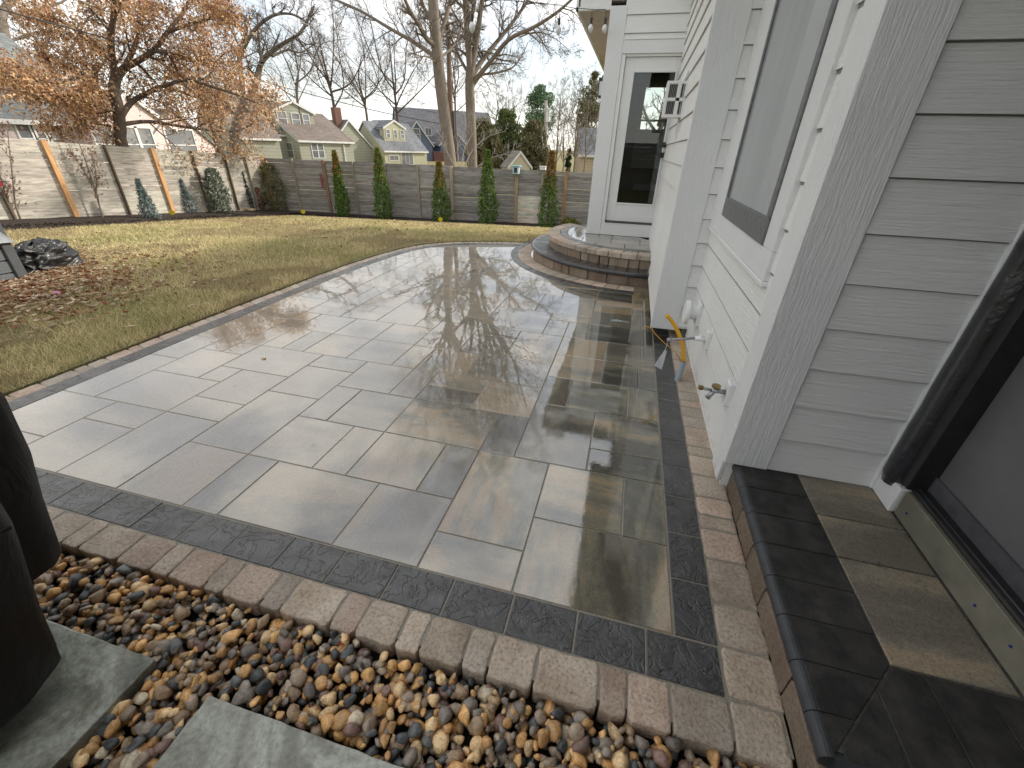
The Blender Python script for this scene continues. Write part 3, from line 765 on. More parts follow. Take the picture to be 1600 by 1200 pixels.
def siding(mb, O, u, nrm, u0, u1, z0, z1, first, e=0.178, holes=(), lap=0.015, gr=0.0055):
    # lapped boards: O 2-D origin, u along wall, nrm outward; board bottoms at first + k e
    k = math.floor((z0-first)/e)
    while first+k*e < z1:
        a = max(z0, first+k*e); b = min(z1, first+(k+1)*e)
        fa = 1-(a-(first+k*e))/e; fb = 1-(b-(first+k*e))/e
        ta = 0.002+lap*fa; tb = 0.002+lap*fb
        if b-a > 0.004:
            spans = [(u0, u1)]
            for (h0, h1, hz0, hz1) in holes:
                if hz0 < (a+b)/2 < hz1:
                    ns = []
                    for s0, s1 in spans:
                        if h0 > s0: ns.append((s0, min(h0, s1)))
                        if h1 < s1: ns.append((max(h1, s0), s1))
                    spans = ns
            for s0, s1 in spans:
                P = lambda s, t, z: (O[0]+u[0]*s+nrm[0]*t, O[1]+u[1]*s+nrm[1]*t, z)
                mb.add([P(s0, ta, a), P(s1, ta, a), P(s1, tb, b), P(s0, tb, b), P(s0, 0, a), P(s1, 0, a), P(s0, 0, b), P(s1, 0, b)],
                       [(0, 1, 2, 3), (4, 5, 1, 0), (4, 0, 3, 6), (1, 5, 7, 2)])
                if b < z1-0.01 and tb < 0.004: mb.add([P(s0, 0.0042+lap*.06, b-gr), P(s1, 0.0042+lap*.06, b-gr), P(s1, 0.0032, b), P(s0, 0.0032, b)], [(0, 1, 2, 3)], (0.30, 0.29, 0.27))   # shadow under the lap painted as a dark strip, gr high
        k += 1
XW = 0.64; YN = 1.83; YB = 3.75; XB = 0.345; YD = 6.86
house = Thing('white_house', (1.5, 4.0, 0), 'white lap sided house with a curtained window and a glazed back door', 'house')
hp = house.part
# structural cores keep light out
mb = MB()
mb.box(XW, 6, YN+0.0, YB, -0.1, 3.05); mb.box(XB, 6, YB, YD+0.4, 0.10, 3.05); mb.box(1.262, 6, 1.702, YN, 0.30, 3.05); mb.box(1.40, 6, -3.0, 1.702, 0.30, 3.05)
wall = hp(mb, 'wall', M_smooth)
mb = MB(); mb.box(0.60, 6, YB+0.02, YD, -0.1, 0.10); hp(mb, 'foundation', M_concrete)
# door wing as a hollow room
mb = MB()
xl, yr = -0.575, 9.8
mb.box(xl, xl+0.12, YD+0.1, yr, -0.1, 2.95)                    # left wall
mb.box(xl, 6, YD+0.4, yr+0.1, 2.5, 2.95)                      # ceiling
mb.box(xl, 6, YD+0.1, yr, -0.1, 0.40)
w0 = atY(1000, 202, yr); w1 = atY(1050, 128, yr)
mb.box(xl, w0[0], yr, yr+0.1, 0.4, 2.5); mb.box(w1[0], 6, yr, yr+0.1, 0.4, 2.5)
mb.box(w0[0], w1[0], yr, yr+0.1, 0.4, w0[2]); mb.box(w0[0], w1[0], yr, yr+0.1, w1[2], 2.5)
mb.box(2.2, 2.3, YD+0.4, yr, 0.4, 2.5)
room = hp(mb, 'room_wall', M_room)
mb = MB(); mx_ = (w0[2]+w1[2])/2
mb.box(w0[0]-0.06, w1[0]+0.06, yr-0.03, yr-0.004, w0[2]-0.07, w0[2]); mb.box(w0[0]-0.07, w0[0], yr-0.03, yr-0.004, w0[2], w1[2]+.06); mb.box(w0[0], w1[0], yr-0.03, yr-0.004, w0[2]+0.13, w0[2]+0.16)
hp(mb, 'far_window_frame', M_roomlight)
mb = MB(); c0 = atY(985, 262, 8.9); c1_ = atY(1030, 208, 8.9); mb.box(c0[0], c1_[0]+.1, 8.9, 8.93, c0[2], c1_[2]); mb.box(c0[0]+.1, c1_[0]+.3, 8.7, 8.9, c0[2]-.35, c0[2]-.25)
hp(mb, 'cupboard', M_roomlight)
# upper storey mass and roofs (seen in reflections and by their shade)
mb = MB(); mb.box(XW, 6, -3, YD+3.0, 3.05, 4.6)
hp(mb, 'upper_wall', M_sideY)
mb = MB()
mb.box(0.0, 7, -6, 5.6, 3.06, 3.24); mb.box(0.30, 7, 5.6, YD+0.2, 3.06, 3.24)
mb.prism([(0, 0), (7, 0), (7, 2.6)], -5.6, 3.0, mat=Matrix.Translation((0, 0, 3.243)) @ Matrix.Rotation(math.pi/2, 4, 'X'))
hp(mb, 'roof', M_shingle)
mb = MB(); mb.box(0.95, 6, -3.35, -3.2, 0, 3.05); hp(mb, 'rear_wing_wall', M_smooth)
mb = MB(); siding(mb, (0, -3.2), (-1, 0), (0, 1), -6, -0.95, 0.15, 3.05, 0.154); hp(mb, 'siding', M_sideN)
# siding on the long window wall
WZ0 = atX(1128, 340, XW-0.03); 
wy0 = atX(1193, 378, XW-0.03)[1]; wy1 = WZ0[1]; wz = (WZ0[2]+atX(1193, 378, XW-0.03)[2])/2
cy0 = atX(1194, 440, XW-0.02)[1]; cy1 = YB-0.004; cz = atX(1194, 440, XW-0.02)[2]
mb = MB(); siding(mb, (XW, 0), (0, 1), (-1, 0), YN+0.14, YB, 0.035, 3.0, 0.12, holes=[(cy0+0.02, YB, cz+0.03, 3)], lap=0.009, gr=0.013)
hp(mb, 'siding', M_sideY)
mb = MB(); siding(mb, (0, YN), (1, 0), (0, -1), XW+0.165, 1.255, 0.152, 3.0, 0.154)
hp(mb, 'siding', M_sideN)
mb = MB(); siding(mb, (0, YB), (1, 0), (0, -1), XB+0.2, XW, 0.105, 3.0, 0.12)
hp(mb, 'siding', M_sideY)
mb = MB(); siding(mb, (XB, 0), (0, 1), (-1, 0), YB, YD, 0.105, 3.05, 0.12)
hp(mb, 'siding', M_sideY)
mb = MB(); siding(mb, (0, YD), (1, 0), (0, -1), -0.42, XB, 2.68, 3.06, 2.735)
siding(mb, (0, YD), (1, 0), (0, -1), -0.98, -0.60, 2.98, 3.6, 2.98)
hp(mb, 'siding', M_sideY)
# corner boards and trim
def board(x0, x1, y0, y1, z0, z1, name='corner_board', m=None):
    b = MB(); b.bbox(x0, x1, y0, y1, z0, z1, 0.003); return hp(b, name, m or M_trimV)
board(XW-0.021, XW+0.168, YN-0.022, YN+0.0, 0.150, 3.0)
board(XW-0.022, XW-0.001, YN+0.001, YN+0.15, 0.02, 3.0)
board(XB-0.018, XB+0.205, YB-0.020, YB-0.001, 0.085, 3.0)
board(XB-0.019, XB-0.0, YB+0.0, YB+0.03, 0.087, 3.0)
board(xl-0.03, -0.40, YD-0.022, YD+0.1, 0.337, 3.0)
board(xl-0.032, xl-0.004, YD+0.101, YD+0.22, 0.2, 3.0)
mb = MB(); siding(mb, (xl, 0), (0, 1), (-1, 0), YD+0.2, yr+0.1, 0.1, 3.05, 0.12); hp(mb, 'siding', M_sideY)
board(-0.399, XB, YD-0.024, YD+0.04, 2.53, 2.665, 'door_header'); board(-0.399, XB, YD-0.030, YD+0.04, 2.666, 2.683, 'drip_cap', M_smooth)
board(-0.399, XB, YD-0.020, YD+0.1, 0.337, 0.515, 'kick_board')
# right trim beside the big black framed door
board(1.232, 1.256, YN-0.025, YN-0.001, 0.152, 3.0, 'corner_board'); board(1.240, 1.262, 1.665, YN-0.026, 0.152, 0.272, 'corner_board'); board(1.240, 1.262, 1.745, YN-0.026, 0.273, 3.0, 'corner_board'); board(1.2625, 1.318, 1.668, 1.70, 0.152, 0.272, 'corner_board'); board(1.248, 1.335, 1.655, 1.742, 0.285, 2.9, 'black_jamb', M_black)
# soffit and fascia of the door wing
mb = MB(); mb.box(-1.0, -0.576, YD+0.02, 13.0, 2.985, 3.0); mb.box(-0.60, 6, YD+0.02, 10.0, 3.06, 3.2)
hp(mb, 'soffit', simple('soffit_paint', (0.60, 0.52, 0.45), (0.53, 0.46, 0.40), 0.6, 3))
mb = MB(); mb.box(-1.03, -1.001, YD-0.02, 13.0, 2.965, 3.14); mb.box(-1.03, -0.60, YD-0.02, YD+0.018, 2.965, 3.0)
hp(mb, 'fascia', M_smooth)
mb = MB(); mb.box(-1.06, 6, YD-0.1, 13.0, 3.245, 3.36); hp(mb, 'wing_roof', M_shingle)
# window
fr = MB(); gx = XW-0.038
for y0, y1, z0, z1 in [(wy0, wy1, wz, wz+0.115), (wy0, wy0+0.05, wz+0.115, 2.9), (wy1-0.035, wy1, wz+0.115, 2.9)]: fr.bbox(gx, XW-0.002, y0, y1, z0, z1, 0.004)
fo = hp(fr, 'window_frame', M_bronze)
mb = MB(); mb.box(gx+0.012, XW-0.003, wy0+0.05, wy1-0.035, wz+0.115, 2.9); hp(mb, 'pane', M_curtain, of=fo)
cs = MB(); cb = wz-cz
cs.bbox(XW-0.028, XW-0.001, cy0, cy1, cz, wz-0.001, 0.003); cs.bbox(XW-0.0285, XW-0.001, cy0, wy0-0.001, wz, 2.9, 0.003); cs.bbox(XW-0.0285, XW-0.001, wy1+0.001, cy1, wz, 2.9, 0.003)
hp(cs, 'window_casing', M_trimV)
cs = MB(); cs.bbox(XW-0.034, XW-0.001, cy0-0.01, cy1, cz-0.022, cz-0.001, 0.003); hp(cs, 'casing_edge', M_smooth)
# glazed door
dx0, dx1, dz0, dz1 = -0.345, 0.60, 0.535, 2.50; lx0, lx1, lz0, lz1 = -0.215, 0.295, 0.79, 2.34
mb = MB(); y0, y1 = YD+0.03, YD+0.075
mb.bbox(dx0, lx0, y0, y1, dz0, dz1); mb.bbox(lx1, dx1, y0, y1, dz0, dz1); mb.bbox(lx0, lx1, y0, y1, dz0, lz0); mb.bbox(lx0, lx1, y0, y1, lz1, dz1)
dr = hp(mb, 'door', M_smooth)
mb = MB(); b = 0.022
for q in [(lx0-b, lx0, lz0-b, lz1+b), (lx1, lx1+b, lz0-b, lz1+b), (lx0, lx1, lz0-b, lz0), (lx0, lx1, lz1, lz1+b)]: mb.bbox(q[0], q[1], y0-0.012, y0-0.001, q[2], q[3], 0.003)
hp(mb, 'glass_bead', M_smooth, of=dr)
mb = MB(); mb.box(lx0, lx1, y0+0.018, y0+0.024, lz0, lz1); hp(mb, 'glass', M_clear, of=dr)
mb = MB(); mb.box(0.282, 0.334, y0-0.032, y0-0.013, 1.385, 1.45); mb.tube([(0.31, y0-0.03, 1.42), (0.31, y0-0.06, 1.42), (0.19, y0-0.06, 1.42)], 0.009, 8); hp(mb, 'handle', M_black, of=dr)
mb = MB(); mb.box(0.285, 0.337, y0-0.032, y0-0.013, 1.51, 1.57); hp(mb, 'deadbolt', M_black, of=dr)
mb = MB(); mb.box(-0.398, dx0-0.004, YD-0.012, YD+0.1, 0.516, 2.529); mb.box(dx0, dx1, YD+0.0, YD+0.1, 2.503, 2.529); hp(mb, 'door_jamb', M_smooth)
mb = MB(); mb.box(dx0-0.004, dx1, YD-0.03, YD+0.1, 0.516, 0.532); hp(mb, 'threshold', simple('threshold_bronze', (0.06, 0.055, 0.05), None, 0.4, 10))
# door by the camera: black wrapped frame, grey filmed panel, sill
def film_mat(name, c1, c2, rough, bs, coat=0.6):
    m, t, b, N, L = mat_new(name); o = objco(N)
    n = nnoise(N, L, nmap(N, L, o, (7, 7, 4)), 1, 6, 0.6, 1.2); n2 = nnoise(N, L, o, 60, 4, 0.6)
    L.new(nramp(N, L, n, [(0.3, c1), (0.7, c2)]), b.inputs['Base Color']); b.inputs['Roughness'].default_value = rough; setin(b, Coat_Weight=coat, Coat_Roughness=0.12)
    r = nmath(N, L, 'ABSOLUTE', nmath(N, L, 'SUBTRACT', n, 0.5)); h = nmath(N, L, 'ADD', r, nmath(N, L, 'MULTIPLY', n2, 0.06))
    L.new(nbump(N, L, h, bs, 0.02), b.inputs['Normal']); return m
M_film = film_mat('black_film', (0.012, 0.012, 0.015), (0.028, 0.028, 0.034), 0.26, 0.8)
M_panel = simple('grey_door_panel', (0.105, 0.104, 0.110), (0.135, 0.134, 0.142), 0.34, 5, bump=0.08, lo=0.3, hi=0.7, rough2=0.42)
mb = MB(); pts = []; rad = []
for k in range(60):
    z = 0.245+k*0.045; pts.append((1.262+0.002*noise.noise(Vector((z*6, 0, 0))), 1.752, z)); rad.append(0.052+0.003*noise.noise(Vector((z*9, 3, 0)))-(0.012 if k == 0 else 0))
mb.tube(pts, rad, 28); tubeo = hp(mb, 'door_frame', M_film, smooth=True)
mb = MB(); mb.bbox(1.262, 1.33, -3.0, 1.664, 0.152, 0.272, 0.003); so = hp(mb, 'door_sill', M_concrete)
mb = MB(); mb.bbox(1.285, 1.34, -3.0, 1.664, 0.273, 0.300, 0.006); mb.tube([(1.283, 1.70, 0.285), (1.281, 0.9, 0.287), (1.283, -1, 0.285)], 0.012, 8); hp(mb, 'threshold', M_black)
mb = MB(); mb.box(1.318, 1.36, -3.0, 1.70, 0.300, 0.365); pr = hp(mb, 'bottom_rail', simple('dark_rail', (0.055, 0.056, 0.062), (0.085, 0.086, 0.092), 0.3, 14, bump=0.3))
mb = MB(); mb.box(1.328, 1.37, -3.0, 1.80, 0.3652, 2.6); hp(mb, 'door_panel', M_panel)
M_bs = simple('blue_screw', (0.02, 0.03, 0.22), None, 0.3, 5)
for px_, py_ in [(1417, 802), (1524, 946), (1580, 1010)]:
    mb = MB(); p = atX(px_, py_, 1.262); mb.tube([(1.263, p[1], p[2]), (1.2585, p[1], p[2])], 0.0045, 8); hp(mb, 'blue_screw', M_bs, of=so)

# ------------------------------------------------------------------ steps in front of the glazed door
def brown():
    k = U(0.42, 0.72); return (k, k*0.90, k*0.82)
st = Thing('curved_steps', (STOOP_C[0]-0.4, STOOP_C[1]-0.3, 0), 'curved two tier brick steps with charcoal bullnose tread by the glazed door', 'steps')
A0s, A1s = math.radians(-86.5), math.radians(-212)
mb = MB(); w_ = lambda: random.choice([0.17, 0.22, 0.30, 0.13, 0.26]); band(arc(1.665, A0s, A1s, 40), arc(1.45, A0s, A1s, 40), w_, 0.112, mb, 0.010, 0.014, 0.004, brown, gap=0.004, h=0.112)
st.part(mb, 'lower_riser', M_brick)
mb = MB(); band(arc(1.672, A0s, A1s, 40), arc(1.36, A0s, A1s, 40), lambda: 0.15, 0.165, mb, 0.003, 0.003, 0, ccol, gap=0.0018, h=0.05)
st.part(mb, 'tread', M_char)
mb = MB(); L_ = 1.675*(A0s-A1s); nseg = int(L_/0.30)
for k in range(nseg):
    a = A0s+(A1s-A0s)*(k+0.006)/nseg; b = A0s+(A1s-A0s)*(k+0.994)/nseg
    mb.tube([(STOOP_C[0]+1.676*math.cos(a+(b-a)*q/6), STOOP_C[1]+1.676*math.sin(a+(b-a)*q/6), 0.1405) for q in range(7)], 0.0265, 12)
M_wetnose = simple('wet_charcoal_nose', (0.014, 0.014, 0.016), (0.03, 0.031, 0.034), 0.3, 9, bump=0.4, bdist=0.003, bscale=70, coat=0.5)
st.part(mb, 'bullnose', M_wetnose, smooth=False)
mb = MB(); band(arc(1.425, A0s, A1s, 40), arc(1.2, A0s, A1s, 40), w_, 0.268, mb, 0.010, 0.014, 0.004, brown, gap=0.005, h=0.105)
st.part(mb, 'upper_riser', M_brick)
mb = MB(); band(arc(1.45, A0s, A1s, 40), arc(1.27, A0s, A1s, 40), lambda: random.choice([0.14, 0.17, 0.2]), 0.335, mb, 0.009, 0.014, 0.003, bcol, gap=0.003, h=0.062)
st.part(mb, 'coping', M_brick)
mb = MB(); band(arc(1.268, A0s, A1s, 40), arc(1.16, A0s, A1s, 40), lambda: 0.23, 0.334, mb, 0.003, 0.003, 0, ccol, h=0.05)
st.part(mb, 'charcoal_ring', M_char)
disc = list(reversed(arc(1.156, math.radians(-60), math.radians(-225), 30)))
def shoelace(p): return sum(p[k-1][0]*p[k][1]-p[k][0]*p[k-1][1] for k in range(len(p)))
if shoelace(disc) < 0: disc.reverse()
mb = MB(); yy = 5.7
while yy < 8.3:
    hh = random.choice([0.2, 0.3]); xx = -1.0
    while xx < 0.9:
        ww = random.choice([0.2, 0.4, 0.6]); q = clip([(xx, yy), (xx+ww-0.005, yy), (xx+ww-0.005, yy+hh-0.005), (xx, yy+hh-0.005)], disc)
        if len(q) > 2:
            ox, oy = R()*50, R()*50; mb.paver(q, 0.334, 0.04, 0.003, 0.003, (R(), U(0, .7), R()), lambda x, y, ox=ox, oy=oy: (x+ox, y+oy, ox))
        xx += ww
    yy += hh
st.part(mb, 'top_paving', M_field)
mb = MB(); p1 = [(STOOP_C[0]+1.5*math.cos(a), STOOP_C[1]+1.5*math.sin(a)) for a in np.linspace(A1s, A0s, 30)]
mb.prism(p1, 0.0, 0.11); p2 = [(STOOP_C[0]+1.3*math.cos(a), STOOP_C[1]+1.3*math.sin(a)) for a in np.linspace(A1s, A0s, 30)]
mb.prism(p2+[(0.3, 8.0)], 0.16, 0.29)
st.part(mb, 'fill', M_sand)

# ------------------------------------------------------------------ low step by the camera
st = Thing('low_step', (1.0, 1.2, 0), 'low black bullnosed paver step with grey slab infill below the black framed door', 'step')
X0, X1, Ya, Yb, Yc = 0.664, 0.94, 0.655, 0.945, YN-0.004
mb = MB(); y = Yc
while y > 0.4:
    L_ = random.choice([0.2, 0.3, 0.26]); y2 = max(0.38, y-L_)
    mb.paver([(X0+0.005, y2+0.003), (0.85, y2+0.003), (0.85, y-0.003), (X0+0.005, y-0.003)], 0.096, 0.098, 0.006, 0.006, tuple(c*0.62 for c in brown()), lambda x, y: (x+3, y, 2), jit=0.002); y = y2
st.part(mb, 'riser', M_brick)
M_dull = simple('matt_charcoal_paver', (0.022, 0.021, 0.020), (0.060, 0.056, 0.053), 0.72, 9, bump=0.6, bdist=0.005, bscale=60, spec=0.35, lo=0.42, hi=0.72, detail=10, rough2=0.5)
M_nose = simple('charcoal_bullnose', (0.028, 0.030, 0.034), (0.05, 0.053, 0.058), 0.42, 9, bump=0.5, bdist=0.004, bscale=90, rough2=0.55)
mb = MB(); cuts = [Yc, 1.66, 1.50, 1.34, 1.19, 1.04, 0.895, 0.76, 0.655]
for a, b in zip(cuts, cuts[1:]):
    mb.tube([(X0+0.026, a-0.0015, 0.1235), (X0+0.026, b+0.0015, 0.1235)], 0.0262, 20)
st.part(mb, 'bullnose', M_nose, smooth=False)
mb = MB(); col = (1, 1, 1)
def dull(poly, zt=0.1495): mb.paver(poly, zt+U(-.0008, .0008), 0.045, 0.003, 0.003, (1, 1, 1))
Ccorner = (X1, Yb); Oc = (X0+0.027, Ya)
for a, b in zip(cuts, cuts[1:]):
    poly = clip([(X0+0.027, b+0.0015), (X1-0.001, b+0.0015), (X1-0.001, a-0.0015), (X0+0.027, a-0.0015)], [(Oc[0], Oc[1]+0.004), (Ccorner[0], Ccorner[1]+0.004), (X1, 3), (X0, 3)])
    if len(poly) > 2: dull(poly)
x = X0+0.055
while x < 2.2:
    poly = clip([(x+0.0015, Ya), (x+0.148, Ya), (x+0.148, Yb-0.001), (x+0.0015, Yb-0.001)], [(Oc[0]+0.003, Oc[1]), (3, Ya), (3, Yb), (Ccorner[0]+0.003, Ccorner[1])])
    if len(poly) > 2: dull(poly)
    x += 0.15
st.part(mb, 'charcoal_tread', M_dull)
mb = MB()
mb.tube([(X0+0.03, Ya, 0.1235), (2.2, Ya, 0.1235)], 0.0262, 14); st.part(mb, 'bullnose', M_nose)
M_dryslab = wet_stone('dry_slab', 'field')
_b = M_dryslab.node_tree.nodes['Principled BSDF']
for _k in ('Coat Weight', 'Roughness'):
    for _l in list(_b.inputs[_k].links): M_dryslab.node_tree.links.remove(_l)
_o = M_dryslab.node_tree; _q = nmix(_o.nodes, _o.links, 1.0, _b.inputs['Base Color'].links[0].from_socket, (0.98, 1.0, 1.08), 'MULTIPLY'); _o.links.new(_q, _b.inputs['Base Color']); _b.inputs['Coat Weight'].default_value = 0.0; _b.inputs['Roughness'].default_value = 0.6
_unused = simple('dry_slab', (0.215, 0.192, 0.16), (0.105, 0.095, 0.083), 0.68, 1.6, stretch=(1.2, 5, 1), bump=0.3, bdist=0.003, bscale=120, spec=0.3, lo=0.38, hi=0.62, detail=8)
mb = MB(); ys = [Yc, 1.565, 1.345, Yb+0.004]
for a, b in zip(ys, ys[1:]): mb.paver([(X1+0.003, b+0.002), (1.259, b+0.002), (1.259, a-0.002), (X1+0.003, a-0.002)], 0.150, 0.045, 0.004, 0.004, (0.30+0.12*(a > 1.7), 0.5, 0.5), lambda x, y, a=a: (x*1.0+a*7, y*1.0+3*a, a))
st.part(mb, 'slab', M_dryslab)
mb = MB(); mb.box(X0+0.036, 2.2, Ya+0.02, Yc, 0.0, 0.1445); st.part(mb, 'fill', simple('step_joint', (0.10, 0.095, 0.085), (0.05, 0.047, 0.043), .8, 60))

# ------------------------------------------------------------------ things fixed to the house
g = (XW-0.03, *atX(1128, 612, XW-0.05)[1:])
M_brass = simple('old_brass', (0.45, 0.33, 0.13), (0.30, 0.22, 0.09), 0.35, 30, metal=0.9, bump=0.2)
M_steel = simple('dull_steel', (0.42, 0.43, 0.45), (0.30, 0.31, 0.33), 0.35, 30, metal=0.85, bump=0.1)
def plate_block(t, y, z, hy=0.035, hz=0.062):
    mb = MB(); mb.bbox(XW-0.034, XW-0.002, y-hy, y+hy, z-hz, z+hz, 0.005); t.part(mb, 'mounting_block', M_smooth)
y, z = g[1], g[2]
t = Thing('spigot', (XW-0.05, y, z), 'brass tipped steel outdoor tap on the white wall nearest the low step', 'tap', 'taps on the white wall')
plate_block(t, y, z)
mb = MB(); mb.tube([(XW-0.034, y, z), (XW-0.10, y, z)], [0.014, 0.011], 10); mb.tube([(XW-0.085, y, z), (XW-0.10, y-0.0, z-0.028), (XW-0.108, y, z-0.048)], [0.012, 0.012, 0.014], 10); mb.tube([(XW-0.10, y, z), (XW-0.145, y, z+0.006)], 0.008, 10)
t.part(mb, 'tap_body', M_steel, smooth=True)
mb = MB(); mb.tube([(XW-0.083, y, z+0.02), (XW-0.083, y, z+0.032)], 0.022, 12); t.part(mb, 'brass_cap', M_brass); mb = MB(); mb.tube([(XW-0.145, y, z+0.006), (XW-0.165, y, z+0.008)], [0.014, 0.012], 10)
t.part(mb, 'brass_cap', M_brass)
p = atX(1098, 530, XW-0.05); y, z = p[1], p[2]
t = Thing('spigot', (XW-0.05, y, z), 'white outlet with a long grey horizontal pipe crossing the yellow conduit', 'tap', 'taps on the white wall')
plate_block(t, y, z)
mb = MB(); mb.tube([(XW-0.034, y, z), (XW-0.10, y, z)], [0.018, 0.014], 10); mb.tube([(XW-0.065, y, z), (XW-0.065, y, z+0.03)], 0.008, 8); t.part(mb, 'outlet', M_smooth, smooth=True)
e = atY(1044, 531, y); mb = MB(); mb.tube([(XW-0.10, y, z), (e[0], y, e[2])], [0.0085, 0.0085], 10); mb.tube([(e[0]+0.02, y, e[2]), (e[0]-0.008, y, e[2])], 0.013, 10)
t.part(mb, 'pipe', simple('grey_pipe', (0.34, 0.34, 0.35), (0.25, 0.25, 0.26), 0.3, 20), smooth=True)
hosepipe = e
# paper tag hanging from the pipe
mb = MB(); q = (e[0], y-0.015, e[2]); mb.tube([(q[0], q[1], q[2]-0.012), (q[0]-0.008, q[1], q[2]-0.075)], 0.0015, 5)
a = [(-0.012, 0, -0.07), (0.006, 0.004, -0.075), (0.004, 0.006, -0.16), (0.0, 0.008, -0.225), (-0.035, -0.004, -0.205), (-0.055, -0.01, -0.19), (-0.03, 0, -0.12), (-0.02, 0.004, -0.105)]
mb.add([(q[0]+x, q[1]+yy, q[2]+zz) for x, yy, zz in a]+[(q[0]+x, q[1]+yy+0.0015, q[2]+zz) for x, yy, zz in a], [tuple(range(7, -1, -1)), tuple(range(8, 16))]+[(i, (i+1) % 8, 8+(i+1) % 8, 8+i) for i in range(8)])
tag(mb.build('paper_tag', simple('paper', (0.70, 0.72, 0.76), (0.6, 0.62, 0.66), 0.6, 20), loc=None), 'crumpled white paper tag hanging from the grey pipe', 'tag')
# yellow conduit out of grey sleeve
base = gz(1058, 594, 0.0)
t = Thing('conduit', base, 'bright yellow gas tube rising from a grey plastic sleeve in the paving', 'conduit')
bx, by = base[0], base[1]
top = atY(1068, 566, by+0.04); mb = MB(); mb.tube([(bx, by, -0.01), (top[0], top[1], top[2])], 0.021, 14); mb.tube([(top[0], top[1], top[2]-0.004), (top[0]+0.0008, top[1], top[2]+0.002)], 0.0225, 14); t.part(mb, 'sleeve', simple('sleeve_grey', (0.33, 0.37, 0.43), (0.27, 0.31, 0.36), 0.35, 10), smooth=False)
P = [top]+[atY(x, y_, by+dy) for x, y_, dy in [(1067, 540, .05), (1061, 522, .06), (1052, 504, .07), (1041, 492, .07)]]
Q = []
for i in range(len(P)-1):
    for k in range(4): Q.append(tuple(Vector(P[i]).lerp(Vector(P[i+1]), k/4)))
Q.append(P[-1])
for _ in range(2): Q = [Q[0]]+[tuple((Vector(Q[i-1])+2*Vector(Q[i])+Vector(Q[i+1]))/4) for i in range(1, len(Q)-1)]+[Q[-1]]
M_yel = simple('yellow_plastic', (0.80, 0.42, 0.012), (0.70, 0.36, 0.01), 0.3, 10)
mb = MB(); mb.tube(Q, 0.0135, 12); t.part(mb, 'yellow_tube', M_yel, smooth=True)
P = [atY(x, y_, by+dy) for x, y_, dy in [(1064, 566, .05), (1060, 556, .03), (1050, 545, .0), (1036, 534, .0), (1024, 522, .0), (1018, 513, .0), (1010, 510, .0), (1004, 514, .0)]]
mb = MB(); mb.tube(P, 0.0028, 6); t.part(mb, 'tracer_wire', M_yel, smooth=True)
# round vent hood
p = atX(1082, 488, XW-0.06); y, z = p[1], p[2]
t = Thing('vent_hood', (XW, y, z), 'round white vent disc standing off the wall above the yellow tube', 'vent')
mb = MB(); mb.bbox(XW-0.03, XW-0.002, y-0.075, y+0.075, z-0.085, z+0.085, 0.005); t.part(mb, 'base_plate', M_smooth)
mb = MB(); mb.tube([(XW-0.03, y, z), (XW-0.085, y, z)], 0.055, 20); t.part(mb, 'neck', M_smooth)
mb = MB(); mb.tube([(XW-0.085, y, z), (XW-0.09, y, z), (XW-0.112, y, z), (XW-0.118, y, z)], [0.085, 0.092, 0.092, 0.08], 28); t.part(mb, 'disc', M_smooth)
# louvred box on the side wall
YV = 4.95; a = atY(1034, 183, YV); b = atY(1073, 126, YV); bb = atY(1067, 183, YV)
x0, x1, z0, z1 = a[0], XB-0.004, a[2], b[2]
t = Thing('louvre_box', (x1, YV, z0), 'white louvred wall box sticking out in front of the glazed door', 'vent box')
mb = MB(); f_ = 0.022; hw = (x1-x0); zc = (z0+z1)/2
mb.bbox(x0, x1, YV+0.03, YV+0.20, z0, z1, 0.004)
for q in [(x0, x1, z0, z0+f_), (x0, x1, z1-f_, z1), (x0, x0+f_, z0+f_, z1-f_), (x1-f_, x1, z0+f_, z1-f_), (x0+f_, x1-f_, zc-0.012, zc+0.012), (x0+hw*0.52, x0+hw*0.70, z0+f_, z1-f_)]: mb.box(q[0], q[1], YV, YV+0.031, q[2], q[3])
bo = t.part(mb, 'box', M_smooth)
mb = MB()
for lo_, hi_ in ((z0+f_, zc-0.012), (zc+0.012, z1-f_)):
    for k in range(5): xx = x0+f_+0.008+k*(hw*0.52-f_)/5; mb.box(xx, xx+0.009, YV+0.022, YV+0.0295, lo_+0.006, hi_-0.006)
    for k in range(2): xx = x0+hw*0.74+k*0.022; mb.box(xx, xx+0.010, YV+0.022, YV+0.0295, lo_+0.006, hi_-0.006)
t.part(mb, 'slot', simple('slot_dark', (0.03, 0.035, 0.035), None, 0.7, 5), of=bo)
mb = MB(); mb.tube([(x1-0.02, YV+0.1, z0), (x1-0.03, YV+0.08, z0-0.10), (x1-0.01, YV+0.1, z0-0.20)], 0.008, 8); t.part(mb, 'bracket', M_smooth); mb = MB(); mb.tube([(x1-0.05, YV+0.1, z1), (x1-0.02, YV+0.1, z1+0.09)], 0.016, 8); t.part(mb, 'bracket', M_smooth)
